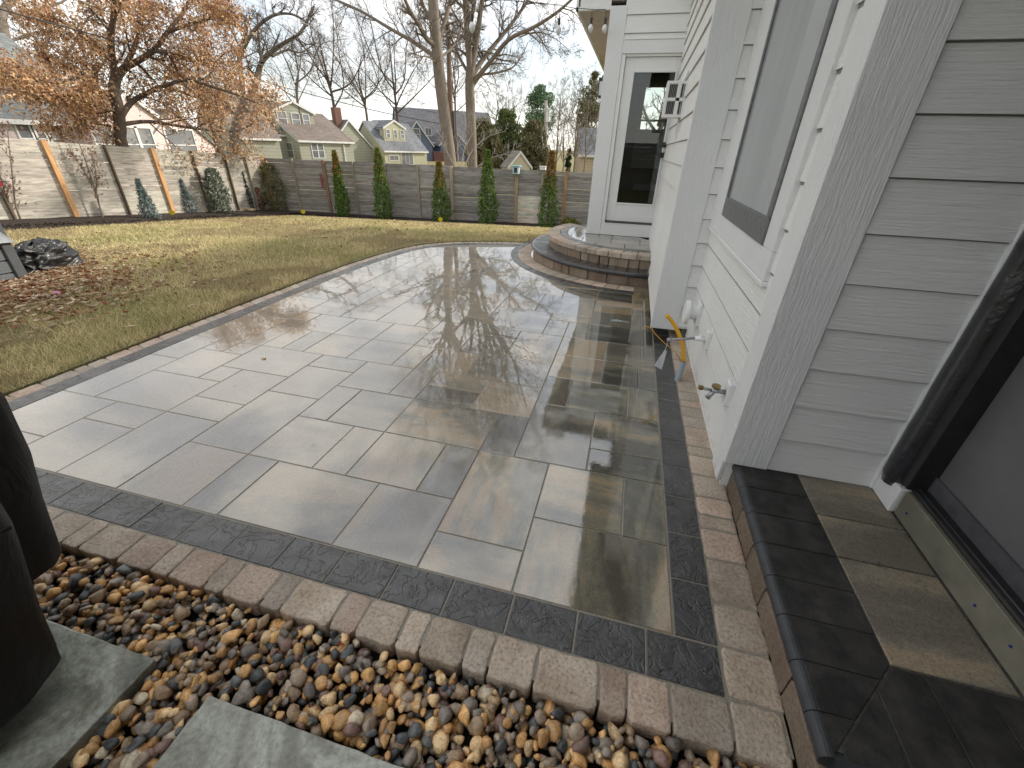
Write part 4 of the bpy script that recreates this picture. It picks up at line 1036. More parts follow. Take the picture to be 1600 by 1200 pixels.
# lantern on the far side wall
a = atX(938, 120, -0.72); yl = clamp(a[1], 7.2, 9.0); p0 = atY(941, 153, 7.6); p1_ = atY(941, 118, 7.6); xx = p0[0]; 
t = Thing('wall_lantern', (xx, 7.6, p0[2]), 'black capped glass lantern on the house corner beside the glazed door', 'lantern')
z0, z1 = p0[2], p1_[2]; s = 0.062
mb = MB(); mb.bbox(xx-s, xx+s, 7.6-s, 7.6+s, z0, z0+0.025, 0.003); mb.bbox(xx-s-.01, xx+s+.01, 7.6-s-.01, 7.6+s+.01, z1-0.07, z1-0.03, 0.004); mb.bbox(xx-.035, xx+.035, 7.6-.035, 7.6+.035, z1-0.03, z1, 0.003)
for sx in (-1, 1):
    for sy in (-1, 1): mb.box(xx+sx*s-0.004, xx+sx*s+0.004, 7.6+sy*s-0.004, 7.6+sy*s+0.004, z0+.025, z1-.07)
mb.box(xx+s, xl-0.005, 7.58, 7.62, z1-0.06, z1-0.045); t.part(mb, 'frame', M_black)
mb = MB(); mb.box(xx-s+.005, xx+s-.005, 7.6-s+.005, 7.6+s-.005, z0+.026, z1-.071); t.part(mb, 'glass', simple('lantern_glass', (0.55, 0.60, 0.62), (0.65, 0.7, 0.72), 0.1, 4, coat=1))
# string light cable with hanging bulbs
t = Thing('string_light', (-1.0, 6.8, 2.9), 'black string light cable with clear hanging bulbs running off the eave', 'string lights')
Pw = [(-0.66, 6.80, 2.96), (-0.78, 6.78, 2.955), (-0.99, 6.76, 2.97), atD(893, 12, 6.6), atD(875, 8, 6.5), atD(810, 2, 6.2), atD(737, -4, 6.0), atD(640, -22, 6.0)]
mb = MB(); mb.tube(Pw, 0.0035, 6); wob = t.part(mb, 'cable', M_black)
M_bulb = simple('bulb_glass', (0.62, 0.64, 0.64), (0.7, 0.72, 0.72), 0.1, 4, coat=1)
for i, (px_, py_, D) in enumerate([(737, 2, 6.0), (875, 10, 6.5), (811, 2, 6.2)]):
    if i == 2: continue
    p = Vector(atD(px_, py_, D)); mb = MB(); mb.tube([p, p+Vector((0, 0, -0.11))], 0.003, 6); mb.tube([p+Vector((0, 0, -0.11)), p+Vector((0, 0, -0.17))], 0.016, 10); t.part(mb, 'socket', M_black)
    mb = MB(); mb.tube([p+Vector((0, 0, -0.17-k*0.02)) for k in range(6)], [0.014, 0.026, 0.032, 0.031, 0.022, 0.008], 12); t.part(mb, 'bulb', M_bulb, smooth=True)
for (x, y, z) in [(-0.82, 6.78, 2.95), (-0.64, 6.72, 2.93)]:
    p = Vector((x, y, z)); mb = MB(); mb.tube([p, p+Vector((0, 0, -0.07))], 0.004, 6); mb.tube([p+Vector((0, 0, -0.07)), p+Vector((0, 0, -0.13))], 0.016, 10); t.part(mb, 'socket', M_black)
    mb = MB(); mb.tube([p+Vector((0, 0, -0.13-k*0.018)) for k in range(6)], [0.014, 0.026, 0.032, 0.031, 0.022, 0.008], 12); t.part(mb, 'bulb', M_bulb, smooth=True)
mb = MB(); mb.tube([(-0.75+0.06*math.cos(k*0.5), 6.80, 2.90+0.05*math.sin(k*0.5)) for k in range(26)], 0.004, 6); t.part(mb, 'coil', simple('coil_rubber', (0.22, 0.2, 0.16), None, 0.5, 5))

# ------------------------------------------------------------------ covered grill at the left
M_cloth = film_mat('black_cover_cloth', (0.006, 0.006, 0.0065), (0.011, 0.011, 0.012), 0.7, 0.5, 0.0); M_cloth.node_tree.nodes['Principled BSDF'].inputs['Specular IOR Level'].default_value = 0.35; M_cloth.node_tree.nodes['Principled BSDF'].inputs['Roughness'].default_value = 0.5
t = Thing('covered_grill', (-2.0, 0.1, 0), 'barbecue under a long black fabric cover at the left edge', 'covered grill')
def loft(sections, name, seed):
    mb = MB(); n = 44; V = []
    for si, (z, x0, x1, y0, y1) in enumerate(sections):
        for k in range(n):
            a = 2*math.pi*k/n; cx, cy = (x0+x1)/2, (y0+y1)/2; e = 0.27 if seed < 2 else 0.2
            cxn = math.copysign(abs(math.cos(a))**e, math.cos(a)); sn = math.copysign(abs(math.sin(a))**e, math.sin(a))
            fold = 0.010*noise.noise(Vector((math.cos(a)*5+seed, math.sin(a)*5, z*1.2)))*(1.2-z*0.6)
            V.append((cx+((x1-x0)/2+fold)*cxn, cy+((y1-y0)/2+fold)*sn, z+0.012*noise.noise(Vector((a*2, z, seed)))))
    F = [(i*n+k, i*n+(k+1) % n, (i+1)*n+(k+1) % n, (i+1)*n+k) for i in range(len(sections)-1) for k in range(n)]
    V.append(((x0+x1)/2, (y0+y1)/2, sections[-1][0]+0.01)); F += [((len(sections)-1)*n+k, (len(sections)-1)*n+(k+1) % n, len(V)-1) for k in range(n)]
    mb.add(V, F); return t.part(mb, name, M_cloth, smooth=True)
loft([(0.10, -2.7, -1.385, -0.35, 0.37), (0.30, -2.7, -1.36, -0.35, 0.395), (0.55, -2.7, -1.355, -0.34, 0.45), (0.72, -2.7, -1.35, -0.34, 0.46), (0.86, -2.7, -1.36, -0.34, 0.46), (0.93, -2.6, -1.42, -0.3, 0.42), (1.05, -2.5, -1.60, -0.2, 0.3)], 'cover', 1.0)
loft([(0.29, -2.6, -1.55, 0.0, 0.53), (0.5, -2.6, -1.53, 0.0, 0.56), (0.66, -2.6, -1.50, 0.0, 0.585), (0.86, -2.6, -1.43, 0.0, 0.58), (0.92, -2.6, -1.47, 0.0, 0.56)], 'shelf_cover', 4.0)
mb = MB(); mb.tube([(-1.375+0.0, y, 0.60+0.02*math.sin(y*9)) for y in np.linspace(-0.3, 0.40, 9)], 0.006, 6); t.part(mb, 'seam', M_cloth)
for x, y in [(-1.6, 0.2), (-1.6, -0.25), (-2.5, 0.2), (-2.5, -0.25)]:
    mb = MB(); mb.tube([(x, y-0.02, 0.035), (x, y+0.02, 0.035)], 0.04, 14); mb.tube([(x, y, 0.03), (x, y, 0.4)], 0.015, 8); t.part(mb, 'caster', M_black)
# ------------------------------------------------------------------ fences
def wood_mat(name, c1, c2, stretch=(3, 3, 30)):
    m, t, b, N, L = mat_new(name); o = objco(N)
    n = nnoise(N, L, nmap(N, L, o, stretch), 1, 7, 0.65, 0.6); k = nnoise(N, L, nmap(N, L, o, (2.2, 2.2, 7)), 1, 3, 0.5)
    col = nmix(N, L, 1.0, nramp(N, L, n, [(0.32, c1), (0.66, c2)]), attr(N, 'vcol'), 'MULTIPLY')
    kn = nramp(N, L, k, [(0.68, 0.0), (0.74, 1.0)]); col = nmix(N, L, nmath(N, L, 'MULTIPLY', kn, 0.5), col, (0.07, 0.05, 0.04))
    L.new(col, b.inputs['Base Color']); b.inputs['Roughness'].default_value = 0.85; b.inputs['Specular IOR Level'].default_value = 0.2
    L.new(nbump(N, L, n, 0.5, 0.01), b.inputs['Normal']); return m
M_fence = wood_mat('weathered_boards', (0.26, 0.24, 0.215), (0.52, 0.495, 0.455), (2.6, 2.6, 20))
M_post = wood_mat('post_wood', (0.30, 0.27, 0.23), (0.55, 0.50, 0.42), (26, 26, 2))
def make_fence(name, label, P, top, foot, posts, warm, lite_bay=None):
    # P(s)->(x,y) along the fence; posts = list of (s, tint, width, front)
    s0 = P(posts[0][0]); t = Thing(name, (s0[0], s0[1], foot(posts[0][0])), label, 'fence')
    dx, dy = P(1)[0]-P(0)[0], P(1)[1]-P(0)[1]; l = math.hypot(dx, dy); u = (dx/l, dy/l); nrm = (u[1], -u[0])
    for i in range(len(posts)-1):
        a, b = posts[i][0], posts[i+1][0]; mb = MB(); za, zb_ = top(a), top(b); fa, fb = foot(a)-0.05, foot(b)-0.05
        nb = 13; tone0 = U(0.90, 1.08)
        for k in range(nb):
            g0 = 0.004+0.004*R() if R() < 0.8 else 0.014
            za0, za1 = fa+(za-fa)*k/nb+g0, fa+(za-fa)*(k+1)/nb; zb0, zb1 = fb+(zb_-fb)*k/nb+g0, fb+(zb_-fb)*(k+1)/nb
            if k == nb-1: za1 += U(-.01, .012); zb1 = zb1+U(-.01, .012)
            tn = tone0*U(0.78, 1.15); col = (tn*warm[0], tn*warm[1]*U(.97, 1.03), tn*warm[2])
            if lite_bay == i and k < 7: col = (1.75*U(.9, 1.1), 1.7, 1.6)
            th = U(0.0, 0.006)
            A = P(a+0.012); B = P(b-0.012); q = []
            for (pt, z0_, z1_) in ((A, za0, za1), (B, zb0, zb1)):
                for off in (th, th+0.022):
                    for z in (z0_, z1_): q.append((pt[0]+nrm[0]*(off-0.03), pt[1]+nrm[1]*(off-0.03), z))
            # q: A off0 z0, A off0 z1, A off1 z0, A off1 z1, B ...
            mb.add(q, [(2, 6, 7, 3), (0, 1, 5, 4), (1, 3, 7, 5), (0, 4, 6, 2), (0, 2, 3, 1), (4, 5, 7, 6)], col)
        t.part(mb, 'board_panel', M_fence)
    for (s, col, wd, front) in posts:
        p = P(s); mb = MB(); o0, o1 = (-0.012, 0.075) if front else (-0.06, -0.012)
        zt = top(s)+(0.015 if front else -0.01); hw = wd/2; q = []
        for z in (foot(s)-0.15, zt):
            for (a_, o_) in ((-hw, o0), (hw, o0), (hw, o1), (-hw, o1)): q.append((p[0]+u[0]*a_+nrm[0]*o_, p[1]+u[1]*a_+nrm[1]*o_, z))
        mb.add(q, [(3, 2, 1, 0), (4, 5, 6, 7), (0, 1, 5, 4), (1, 2, 6, 5), (2, 3, 7, 6), (3, 0, 4, 7)], col)
        t.part(mb, 'post', M_post, label={True: None}.get(front))
    return t
ltop = lambda s: 1.29-0.0585*(s-8.38); lfoot = lambda s: clamp(-.44-.082*(s-8.38), -1.06, 0.0)
OR = (1.25, 0.80, 0.46); DK = (0.30, 0.25, 0.20); GR = (0.75, 0.72, 0.68); LT = (1.0, 0.93, 0.80)
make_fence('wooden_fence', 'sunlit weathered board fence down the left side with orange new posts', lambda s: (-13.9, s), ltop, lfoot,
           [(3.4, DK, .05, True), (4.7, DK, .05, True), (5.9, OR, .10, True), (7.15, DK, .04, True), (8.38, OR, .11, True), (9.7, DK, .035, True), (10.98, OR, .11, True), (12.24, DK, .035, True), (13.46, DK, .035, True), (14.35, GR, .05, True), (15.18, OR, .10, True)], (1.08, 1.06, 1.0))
btop = lambda s: 0.86-0.0088*s; bfoot = lambda s: -1.06
bs_ = [(0.02, GR), (1.2, GR), (2.45, (0.62, 0.45, 0.36)), (3.6, GR), (4.85, GR), (6.1, GR), (7.38, LT), (8.6, GR), (9.82, (0.95, 0.82, 0.62)), (10.75, GR), (11.6, (1.0, 0.70, 0.42)), (12.9, GR), (14.2, GR), (15.5, GR), (16.8, GR)]
cth, sth = math.cos(math.atan(.139)), math.sin(math.atan(.139))
PB = lambda s: (-13.9+s*cth, 15.2+s*sth)
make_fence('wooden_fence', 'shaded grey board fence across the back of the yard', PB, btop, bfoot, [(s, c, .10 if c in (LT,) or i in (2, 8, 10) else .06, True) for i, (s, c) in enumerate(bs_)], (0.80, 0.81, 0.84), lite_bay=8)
# bird house, post cap and tag
p = PB(9.82); q = atY(808, 266, p[1]-0.12); t = Thing('birdhouse', (p[0], p[1]-0.1, q[2]-0.2), 'small pale blue birdhouse on the back fence post', 'birdhouse')
zc = btop(9.82)+0.02; mb = MB(); mb.bbox(p[0]-.11, p[0]+.11, p[1]-.26, p[1]-.06, zc-.16, zc+.08, .004); t.part(mb, 'box', simple('pale_blue_paint', (0.40, 0.58, 0.66), (0.5, 0.65, 0.7), 0.5, 9))
mb = MB(); mb.bbox(p[0]-.17, p[0]+.17, p[1]-.31, p[1]-.02, zc+.081, zc+.105, .004); t.part(mb, 'roof', simple('turquoise_paint', (0.25, 0.55, 0.68), (0.3, 0.6, 0.7), 0.5, 9))
mb = MB(); mb.box(p[0]-.055, p[0]+.055, p[1]-.264, p[1]-.2605, zc-.12, zc+.04); t.part(mb, 'opening', M_black)
p = PB(10.75); mb = MB(); mb.prism([(-.10, -.10), (.10, -.10), (.10, .10), (-.10, .10)], 0, 0.10); mb.prism([(-.12, -.12), (.12, -.12), (.12, .12), (-.12, .12)], 0.1, 0.125)
tag(mb.build('post_cap', M_smooth, loc=(p[0], p[1]-0.02, btop(10.75)+0.02)), 'white cap on a back fence post behind the rightmost column shrub', 'post cap')
p = PB(2.45); mb = MB(); mb.bbox(-.05, .05, -.012, 0, -.25, .25, .003)
tag(mb.build('red_board', simple('faded_red', (0.30, 0.10, 0.09), (0.2, 0.07, 0.06), 0.7, 12), loc=(p[0]-0.12, p[1]-0.13, 0.15)), 'short faded red board fixed to a brown post of the back fence', 'board')

# ------------------------------------------------------------------ plants
def flakes(rng, P, size, cols, up=0.3, asp=0.45, name='foliage', mat=None, parent=None):
    n = len(P); d = rng.normal(size=(n, 3)); d[:, 2] += up; d /= np.linalg.norm(d, axis=1)[:, None]
    e = np.cross(d, rng.normal(size=(n, 3))); e /= np.linalg.norm(e, axis=1)[:, None]
    s = (size*rng.uniform(0.6, 1.4, n))[:, None]
    V = np.stack([P-e*s*asp, P+d*s*0.9-e*s*asp*.5, P+d*s*1.5, P+e*s*asp], 1).reshape(-1, 3)
    C = np.repeat(cols, 4, axis=0); return V, np.arange(4*n).reshape(-1, 4), C
M_fol = leafmat('foliage', trans=0.2)
M_bark = simple('bark', (0.20, 0.165, 0.13), (0.115, 0.095, 0.078), 0.9, 6, stretch=(6, 6, 0.8), bump=0.8, bdist=0.03)
M_barkg = simple('grey_bark', (0.30, 0.25, 0.20), (0.17, 0.14, 0.11), 0.9, 5, stretch=(6, 6, 0.8), bump=0.8, bdist=0.04)
M_barkd = simple('dark_bark', (0.13, 0.095, 0.072), (0.075, 0.055, 0.042), 0.9, 6, stretch=(5, 5, 1), bump=0.7, bdist=0.03)
def shrub(name, label, cat, base, h, rfun, colf, n=2600, size=0.05, up=0.7, group=None, seed=1, lean=(0, 0), asp=0.4, stem=True):
    rng = np.random.default_rng(seed)
    t = Thing(name, base, label, cat, group)
    z = rng.uniform(0.0, 1, n); keep = []
    ang = rng.uniform(0, 2*math.pi, n); P = []; C = []
    ph = rng.uniform(0, 6.28, 8)
    for i in range(n):
        rr = rfun(z[i])*(1+0.22*noise.noise(Vector((math.cos(ang[i])*2+seed, math.sin(ang[i])*2, z[i]*9)))+0.16*math.sin(3*ang[i]+z[i]*11+ph[0])+0.12*math.sin(5*ang[i]-z[i]*23+ph[1])+0.10*math.sin(z[i]*40+ph[2]+2*ang[i]))
        q = rr*(rng.uniform(0.35, 1.0)**0.5)
        P.append((base[0]+math.cos(ang[i])*q+lean[0]*z[i], base[1]+math.sin(ang[i])*q+lean[1]*z[i], base[2]+z[i]*h))
        C.append(np.array(colf(z[i], rng))*rng.uniform(0.6, 1.3))
    V, F, C = flakes(rng, np.array(P), np.full(n, size), np.array(C), up, asp)
    o = np_mesh('foliage', V, F, C, M_fol); t.part(o, 'foliage', None)
    if stem:
        mb = MB(); mb.tube([(base[0], base[1], base[2]-.05), (base[0]+lean[0]*.5, base[1]+lean[1]*.5, base[2]+h*.5), (base[0]+lean[0]*.9, base[1]+lean[1]*.9, base[2]+h*.9)], [0.03, 0.02, 0.008], 7); t.part(mb, 'trunk', M_barkd)
    return t
def onfence(px_, py_, off):  # foot pixel on a line off metres in front of the back fence
    d = ray(px_, py_); s = .139; y0 = 15.2-off; tt = (y0+s*13.9)/(d[1]-s*d[0]); return d*tt
def base_at(px_, off):
    d = onfence(px_, 340, off); return (d[0], d[1], tz(d[0], d[1])+0.03)
specs = [(538, 0.75, 236, 15, 0.45, 'slim column shrub with bronze tip, leftmost of the back fence row', 1.0), (601, 0.8, 232, 17, 0.2, 'tall tapering green column shrub, second from left by the back fence', 1.0),
         (690, 0.8, 253, 16, 0.5, 'short column shrub with red brown top and a yellow flag at its foot', 0.9), (762, 0.9, 235, 19, 0.05, 'widest darkest green column shrub, in front of the middle of the back fence', 1.1), (856, 1.0, 236, 17, 0.6, 'column shrub with long orange bare top, rightmost of the back fence row', 0.9)]
for i, (px_, off, ytop, wpx, bronze, lab, dn) in enumerate(specs):
    b_ = base_at(px_, off); D = math.hypot(b_[0], b_[1]); h = atD(px_-4, ytop, D)[2]-b_[2]
    rw = abs(atD(px_+wpx, 320, D)[0]-atD(px_, 320, D)[0])*(0.88+0.06*(i % 3))
    def rf(z, rw=rw): return rw*(0.72+0.5*math.sin(min(1, z*3.2)*1.57)*0.6)*(1.0 if z < .2 else (1-(z-.2)*1.02) if z < .55 else (0.643-(z-.55)*1.15))+0.02
    def cf(z, rng, br=bronze):
        if rng.random() < clamp((z-0.5)*3.2, 0, 1)*br*1.2: return rng.choice([0.8, 1.1])*np.array((0.34, 0.17, 0.06))
        return (0.17, 0.26, 0.05) if rng.random() < 0.55 else (0.08, 0.15, 0.035)
    shrub('column_shrub', lab, 'shrub', b_, h, rf, cf, int(5200*dn), 0.042, 0.9, 'column shrubs along the back fence', seed=30+i)
def left_at(px_, py_): g_ = hit(px_, py_); return g_
def cone(rw, p=1.0): return lambda z: rw*(1-z)**p*(0.6+0.4*min(1, z*6))+0.01
def ov(rw): return lambda z: rw*math.sqrt(max(0.03, 1-((z-.42)/.62)**2))
bl = lambda z, rng: (0.28, 0.34, 0.33) if rng.random() < .6 else (0.16, 0.20, 0.19)
for (px_, foot, top_, wpx, rf, cf, lab, nm, lean, nn, sz) in [
    (238, 345, (215, 281), 17, cone, bl, 'pale blue spruce nearest the second orange post on its left', 'blue_spruce', -0.5, 2200, .05),
    (300, 337, (285, 281), 14, cone, bl, 'smaller blue spruce with a pale patch just right of the second orange post', 'blue_spruce', -0.4, 1900, .05),
    (350, 337, (338, 264), 17, ov, lambda z, rng: (0.09, 0.13, 0.085) if rng.random() < .7 else (0.34, 0.36, 0.30), 'bushy dark green fir with whitish sprays by the left fence', 'young_fir', -0.1, 2600, .06),
    (394, 331, (383, 268), 6, cone, lambda z, rng: (0.03, 0.06, 0.045), 'thin dark spire shaped evergreen near the fence corner', 'spire_evergreen', -0.1, 900, .05),
    (408, 331, (398, 293), 10, ov, lambda z, rng: (0.36, 0.15, 0.075) if rng.random() < .6 and z > .35 else (0.10, 0.045, 0.03), 'small coppery orange shrub near the fence corner', 'coppery_shrub', -0.05, 900, .05),
    (437, 332, (430, 257), 23, ov, lambda z, rng: (0.17, 0.19, 0.07) if rng.random() < .6 else (0.25, 0.22, 0.12), 'large rounded olive green bush in the fence corner', 'corner_bush', 0, 5200, .055)]:
    g_ = left_at(px_, foot); D = math.hypot(g_[0], g_[1]); hh = atD(top_[0], top_[1], D)[2]-g_[2]; rw = math.hypot(*(np.array(atD(px_+wpx, foot-20, D))-np.array(atD(px_, foot-20, D)))[:2])
    shrub(nm, lab, 'shrub', g_, hh, rf(rw), cf, nn, sz, 0.8, seed=len(lab), lean=(0, 0), asp=.25)
g_ = base_at(892, 0.9); shrub('low_shrub', 'low yellow green shrub right of the column shrubs by the steps', 'shrub', g_, 0.42, ov(0.36), lambda z, rng: (0.22, 0.21, 0.03) if rng.random() < .6 else (0.10, 0.13, 0.03), 900, .05, seed=9)
# survey flags, rocks, ball
M_flag = simple('yellow_flag', (0.80, 0.62, 0.01), None, 0.5, 5); M_red = simple('red_flag', (0.75, 0.04, 0.05), None, 0.5, 5); M_wire = simple('flag_wire', (0.2, 0.2, 0.2), None, 0.4, 5)
for px_, py_, m_, lab in [(270, 341, M_flag, 'yellow marker flag at the foot of the second orange post'), (474, 338, M_flag, 'tilted yellow marker flag in the mulch right of the corner bush'), (687, 345, M_flag, 'yellow marker flag at the foot of the middle column shrub'), (1, 300, M_red, 'small red marker among the sapling stems at the left edge')]:
    if m_ is M_red: q = atX(px_, py_, -13.4)
    elif px_ == 687:
        b_ = base_at(687, 1.25); q = (b_[0], b_[1], b_[2])
    else: q = left_at(px_, py_)
    t = Thing('marker_flag', q, lab, 'flag', 'marker flags in the beds'); mb = MB(); mb.tube([q, (q[0], q[1], q[2]+.22)], .004, 5); t.part(mb, 'wire', M_wire)
    mb = MB(); c, s_ = math.cos(.6), math.sin(.6); mb.add([(q[0]+.00, q[1], q[2]+.08), (q[0]+.10*c, q[1]+.10*s_, q[2]+.13), (q[0]+.09*c, q[1]+.09*s_, q[2]+.21), (q[0]-.02, q[1], q[2]+.24), (q[0]-.06, q[1]-.03, q[2]+.15)], [(0, 1, 2, 3, 4)]); t.part(mb, 'flag', m_)
rngr = np.random.default_rng(2)
for px_, py_, s_, c_, lab in [(376, 334, .14, (0.50, 0.38, 0.22), 'tan rock left of the coppery shrub in the mulch'), (392, 333, .16, (0.56, 0.42, 0.24), 'larger pale tan rock by the thin dark evergreen'), (360, 339, .10, (0.36, 0.30, 0.24), 'small grey rock at the foot of the bushy fir')]:
    q = left_at(px_, py_); mb = MB(); bm = bmesh.new(); bmesh.ops.create_icosphere(bm, subdivisions=2, radius=1)
    vs = [(v.co.x*s_*1.3*(1+.3*noise.noise(v.co*1.2)), v.co.y*s_*(1+.3*noise.noise(v.co*1.5)), v.co.z*s_*.55+s_*.2) for v in bm.verts]; mb.add(vs, [[v.index for v in f.verts] for f in bm.faces], c_); bm.free()
    tag(mb.build('rock', M_peb, loc=q), lab, 'rock', 'rocks in the mulch bed')
q = left_at(90, 463); mb = MB(); mb.tube([(0, -.001, 0.012), (0.0, 0.0, .03), (0, 0.001, .05)], [.03, .055, .02], 12)
tag(mb.build('pink_scrap', simple('pink_plastic', (0.50, 0.16, 0.30), None, 0.4, 5), loc=q), 'small pink plastic scrap lying in the dead leaves', 'scrap')

# ------------------------------------------------------------------ branching trees
def tubes_np(lines, sides, name, mat):
    # lines: list of (pts(n,3), radii(n))
    Vs = []; Fs = []; n0 = 0
    for pts, rad in lines:
        pts = np.asarray(pts); n = len(pts)
        d = np.gradient(pts, axis=0); d /= (np.linalg.norm(d, axis=1)[:, None]+1e-9)
        ref = np.array([0.31, 0.17, 0.93]) if abs(d[0][2]) < 0.9 else np.array([1.0, 0.1, 0.05])
        a = np.cross(d, ref); a /= (np.linalg.norm(a, axis=1)[:, None]+1e-9); b = np.cross(d, a)
        th = np.arange(sides)*2*math.pi/sides
        V = pts[:, None, :]+(a[:, None, :]*np.cos(th)[None, :, None]+b[:, None, :]*np.sin(th)[None, :, None])*np.asarray(rad)[:, None, None]
        Vs.append(V.reshape(-1, 3)); i = np.arange(n-1)[:, None]*sides; k = np.arange(sides)[None, :]; k2 = (k+1) % sides
        Fs.append(np.stack([i+k, i+k2, i+sides+k2, i+sides+k], -1).reshape(-1, 4)+n0); n0 += n*sides
    return np_mesh(name, np.vstack(Vs), np.vstack(Fs), mat=mat, smooth=True)
def grow(p, d, L, r, lvl, out, rng, up, droop=0.0, ends=None, spread=0.75, cnt=(9, 7, 5), wob=0.16):
    ns = 7 if lvl == 0 else (5 if lvl == 1 else 4)
    p = np.array(p, float); d = np.array(d, float); d /= np.linalg.norm(d); P = [p.copy()]; Rr = [r]
    for k in range(ns):
        d = d+rng.normal(size=3)*wob+np.array([0, 0, up*0.14-droop*0.12*(k/ns)]); d /= np.linalg.norm(d)
        p = p+d*L/ns; P.append(p.copy()); Rr.append(r*(1-0.82*(k+1)/ns)+0.002)
    out[min(lvl, 2)].append((P, Rr))
    if lvl >= len(cnt):
        if ends is not None: ends.append(p.copy()); ends.append((P[-2]).copy())
        return
    spawn(P, Rr, L, lvl, out, rng, up, droop, ends, spread, cnt, wob)
def spawn(P, Rr, L, lvl, out, rng, up, droop, ends, spread, cnt, wob, f0=0.22):
    n = cnt[lvl] if lvl < len(cnt) else 0
    for c in range(n):
        f = f0+(1-f0)*(c+rng.random())/n; x = f*(len(P)-1); i = min(int(x), len(P)-2); q = np.array(P[i])*(1-(x-i))+np.array(P[i+1])*(x-i)
        dd = np.array(P[i+1])-np.array(P[i]); dd /= (np.linalg.norm(dd)+1e-9)
        s = rng.normal(size=3); s -= dd*s.dot(dd); s /= np.linalg.norm(s); nd = dd*(1-spread*0.55)+s*spread
        rr = (Rr[i]*(1-(x-i))+Rr[i+1]*(x-i))*rng.uniform(0.42, 0.62)
        grow(q, nd, L*rng.uniform(0.42, 0.66)*(1.12-0.5*f), max(rr, 0.006), lvl+1, out, rng, up, droop, ends, spread, cnt, wob)
def smooth_line(P, k=4):
    Q = []
    for i in range(len(P)-1):
        p0, p1, p2, p3 = [np.array(P[clamp(i+j, 0, len(P)-1)]) for j in (-1, 0, 1, 2)]
        for q in range(k):
            t = q/k; Q.append(0.5*((2*p1)+(-p0+p2)*t+(2*p0-5*p1+4*p2-p3)*t*t+(-p0+3*p1-3*p2+p3)*t**3))
    Q.append(np.array(P[-1])); return Q
def tree(name, label, base, trunk, limbs, mat, seed, cnt=(9, 7, 5), up=0.6, droop=0.0, spread=0.75, leaves=None, group=None, limbL=0.5, wob=0.16, twigr=1.0):
    rng = np.random.default_rng(seed); t = Thing(name, base, label, 'tree', group); out = [[], [], []]; ends = [] if leaves else None
    for P, Rr in trunk: out[0].append((P, Rr))
    for P, r0, r1 in limbs:
        Q = smooth_line(P); n = len(Q); Rr = [r0+(r1-r0)*k/(n-1) for k in range(n)]
        L = sum(np.linalg.norm(Q[k+1]-Q[k]) for k in range(n-1))
        out[0].append((Q, Rr)); spawn(Q, Rr, L*limbL, 0, out, rng, up, droop, ends, spread, cnt, wob, f0=0.15)
    o = tubes_np(out[0], 8, 'trunk', mat); t.part(o, 'trunk', None)
    tw = out[1]+[(p, [max(x*twigr, 0.004*twigr) for x in r]) for p, r in out[2]]
    o = tubes_np(tw, 3, 'branches', mat); t.part(o, 'branches', None)['kind'] = 'stuff'
    if leaves:
        nper, size, pal, spr = leaves; E_ = np.array(ends); rngl = np.random.default_rng(seed+5)
        P = np.repeat(E_, nper, axis=0)+rngl.normal(size=(len(E_)*nper, 3))*spr
        C = np.array(pal)[rngl.integers(0, len(pal), len(P))]*rngl.uniform(0.6, 1.3, len(P))[:, None]
        V, F, C = flakes(rngl, P, np.full(len(P), size), C, -0.6, 0.4); t.part(np_mesh('leaves', V, F, C, M_fol), 'leaves', None)
    return t
def wl(pts, D, dd=0.0, seed=0):
    rng = np.random.default_rng(seed); r = []
    dep = D
    for i, (x, y) in enumerate(pts):
        r.append(np.array(atD(x, y, dep))); dep += dd+rng.uniform(-0.25, 0.25)*abs(dd)
    return r
def trunk_line(px_, D, r0, r1, zbase=-1.2):
    P = wl(px_, D); b_ = np.array([P[0][0], P[0][1], zbase]); Q = smooth_line([b_]+P); n = len(Q); return (Q, [r0+(r1-r0)*k/(n-1) for k in range(n)]), tuple(b_)
def crown(bx, by, z0, z1, r0, n, spread, seed, rr=.11):
    rng = np.random.default_rng(seed); L = []
    for i in range(n):
        a = rng.uniform(0, 6.28); s_ = spread*rng.uniform(.3, 1); zt = z0+(z1-z0)*rng.uniform(.7, 1)
        p0 = np.array([bx, by, z0+rng.uniform(-1.5, .5)]); e = np.array([bx+math.cos(a)*s_, by+math.sin(a)*s_, zt])
        L.append(([p0, p0*.7+e*.3+np.array([math.cos(a), math.sin(a), 0])*s_*.14, p0*.35+e*.65+rng.normal(size=3)*.4, e], rr*rng.uniform(.6, 1), .02))
    return L
# big tree left of pair
D = 24
tr, b_ = trunk_line([(703, 250), (697, 200), (688, 130), (682, 70), (677, 10), (674, -60)], D, 0.33, 0.21)
tree('bare_tree', 'tall bare tree with a thick straight trunk, left of the tall wooden pole', b_, [tr], [
    (wl([(684, 92), (665, 78), (640, 62), (605, 42), (565, 18), (520, -2), (470, -20)], D, 0.5), .10, .03),
    (wl([(686, 75), (668, 62), (655, 40), (640, 15), (622, -25)], D, -0.4), .13, .05),
    (wl([(684, 60), (675, 35), (660, 5), (650, -40)], D, 0.6), .12, .05), (wl([(683, 70), (695, 35), (703, 0), (712, -50)], D, 0.5), .13, .05),
    (wl([(682, 95), (710, 70), (722, 40), (735, 10)], D, 0.8), .06, .02), (wl([(685, 105), (672, 90), (650, 85), (640, 60)], D, -0.6), .04, .015), (wl([(677, 10), (672, -60), (668, -120)], D, 0), .2, .08)]+crown(*atD(672, -60, 24)[:2], 8.5, 22, .2, 9, 6.5, 201), M_barkg, 1, cnt=(14, 8, 5), up=0.5, spread=0.7, limbL=0.48)
D = 27
tr, b_ = trunk_line([(738, 250), (736, 190), (734, 140), (735, 105)], D, 0.29, 0.24)
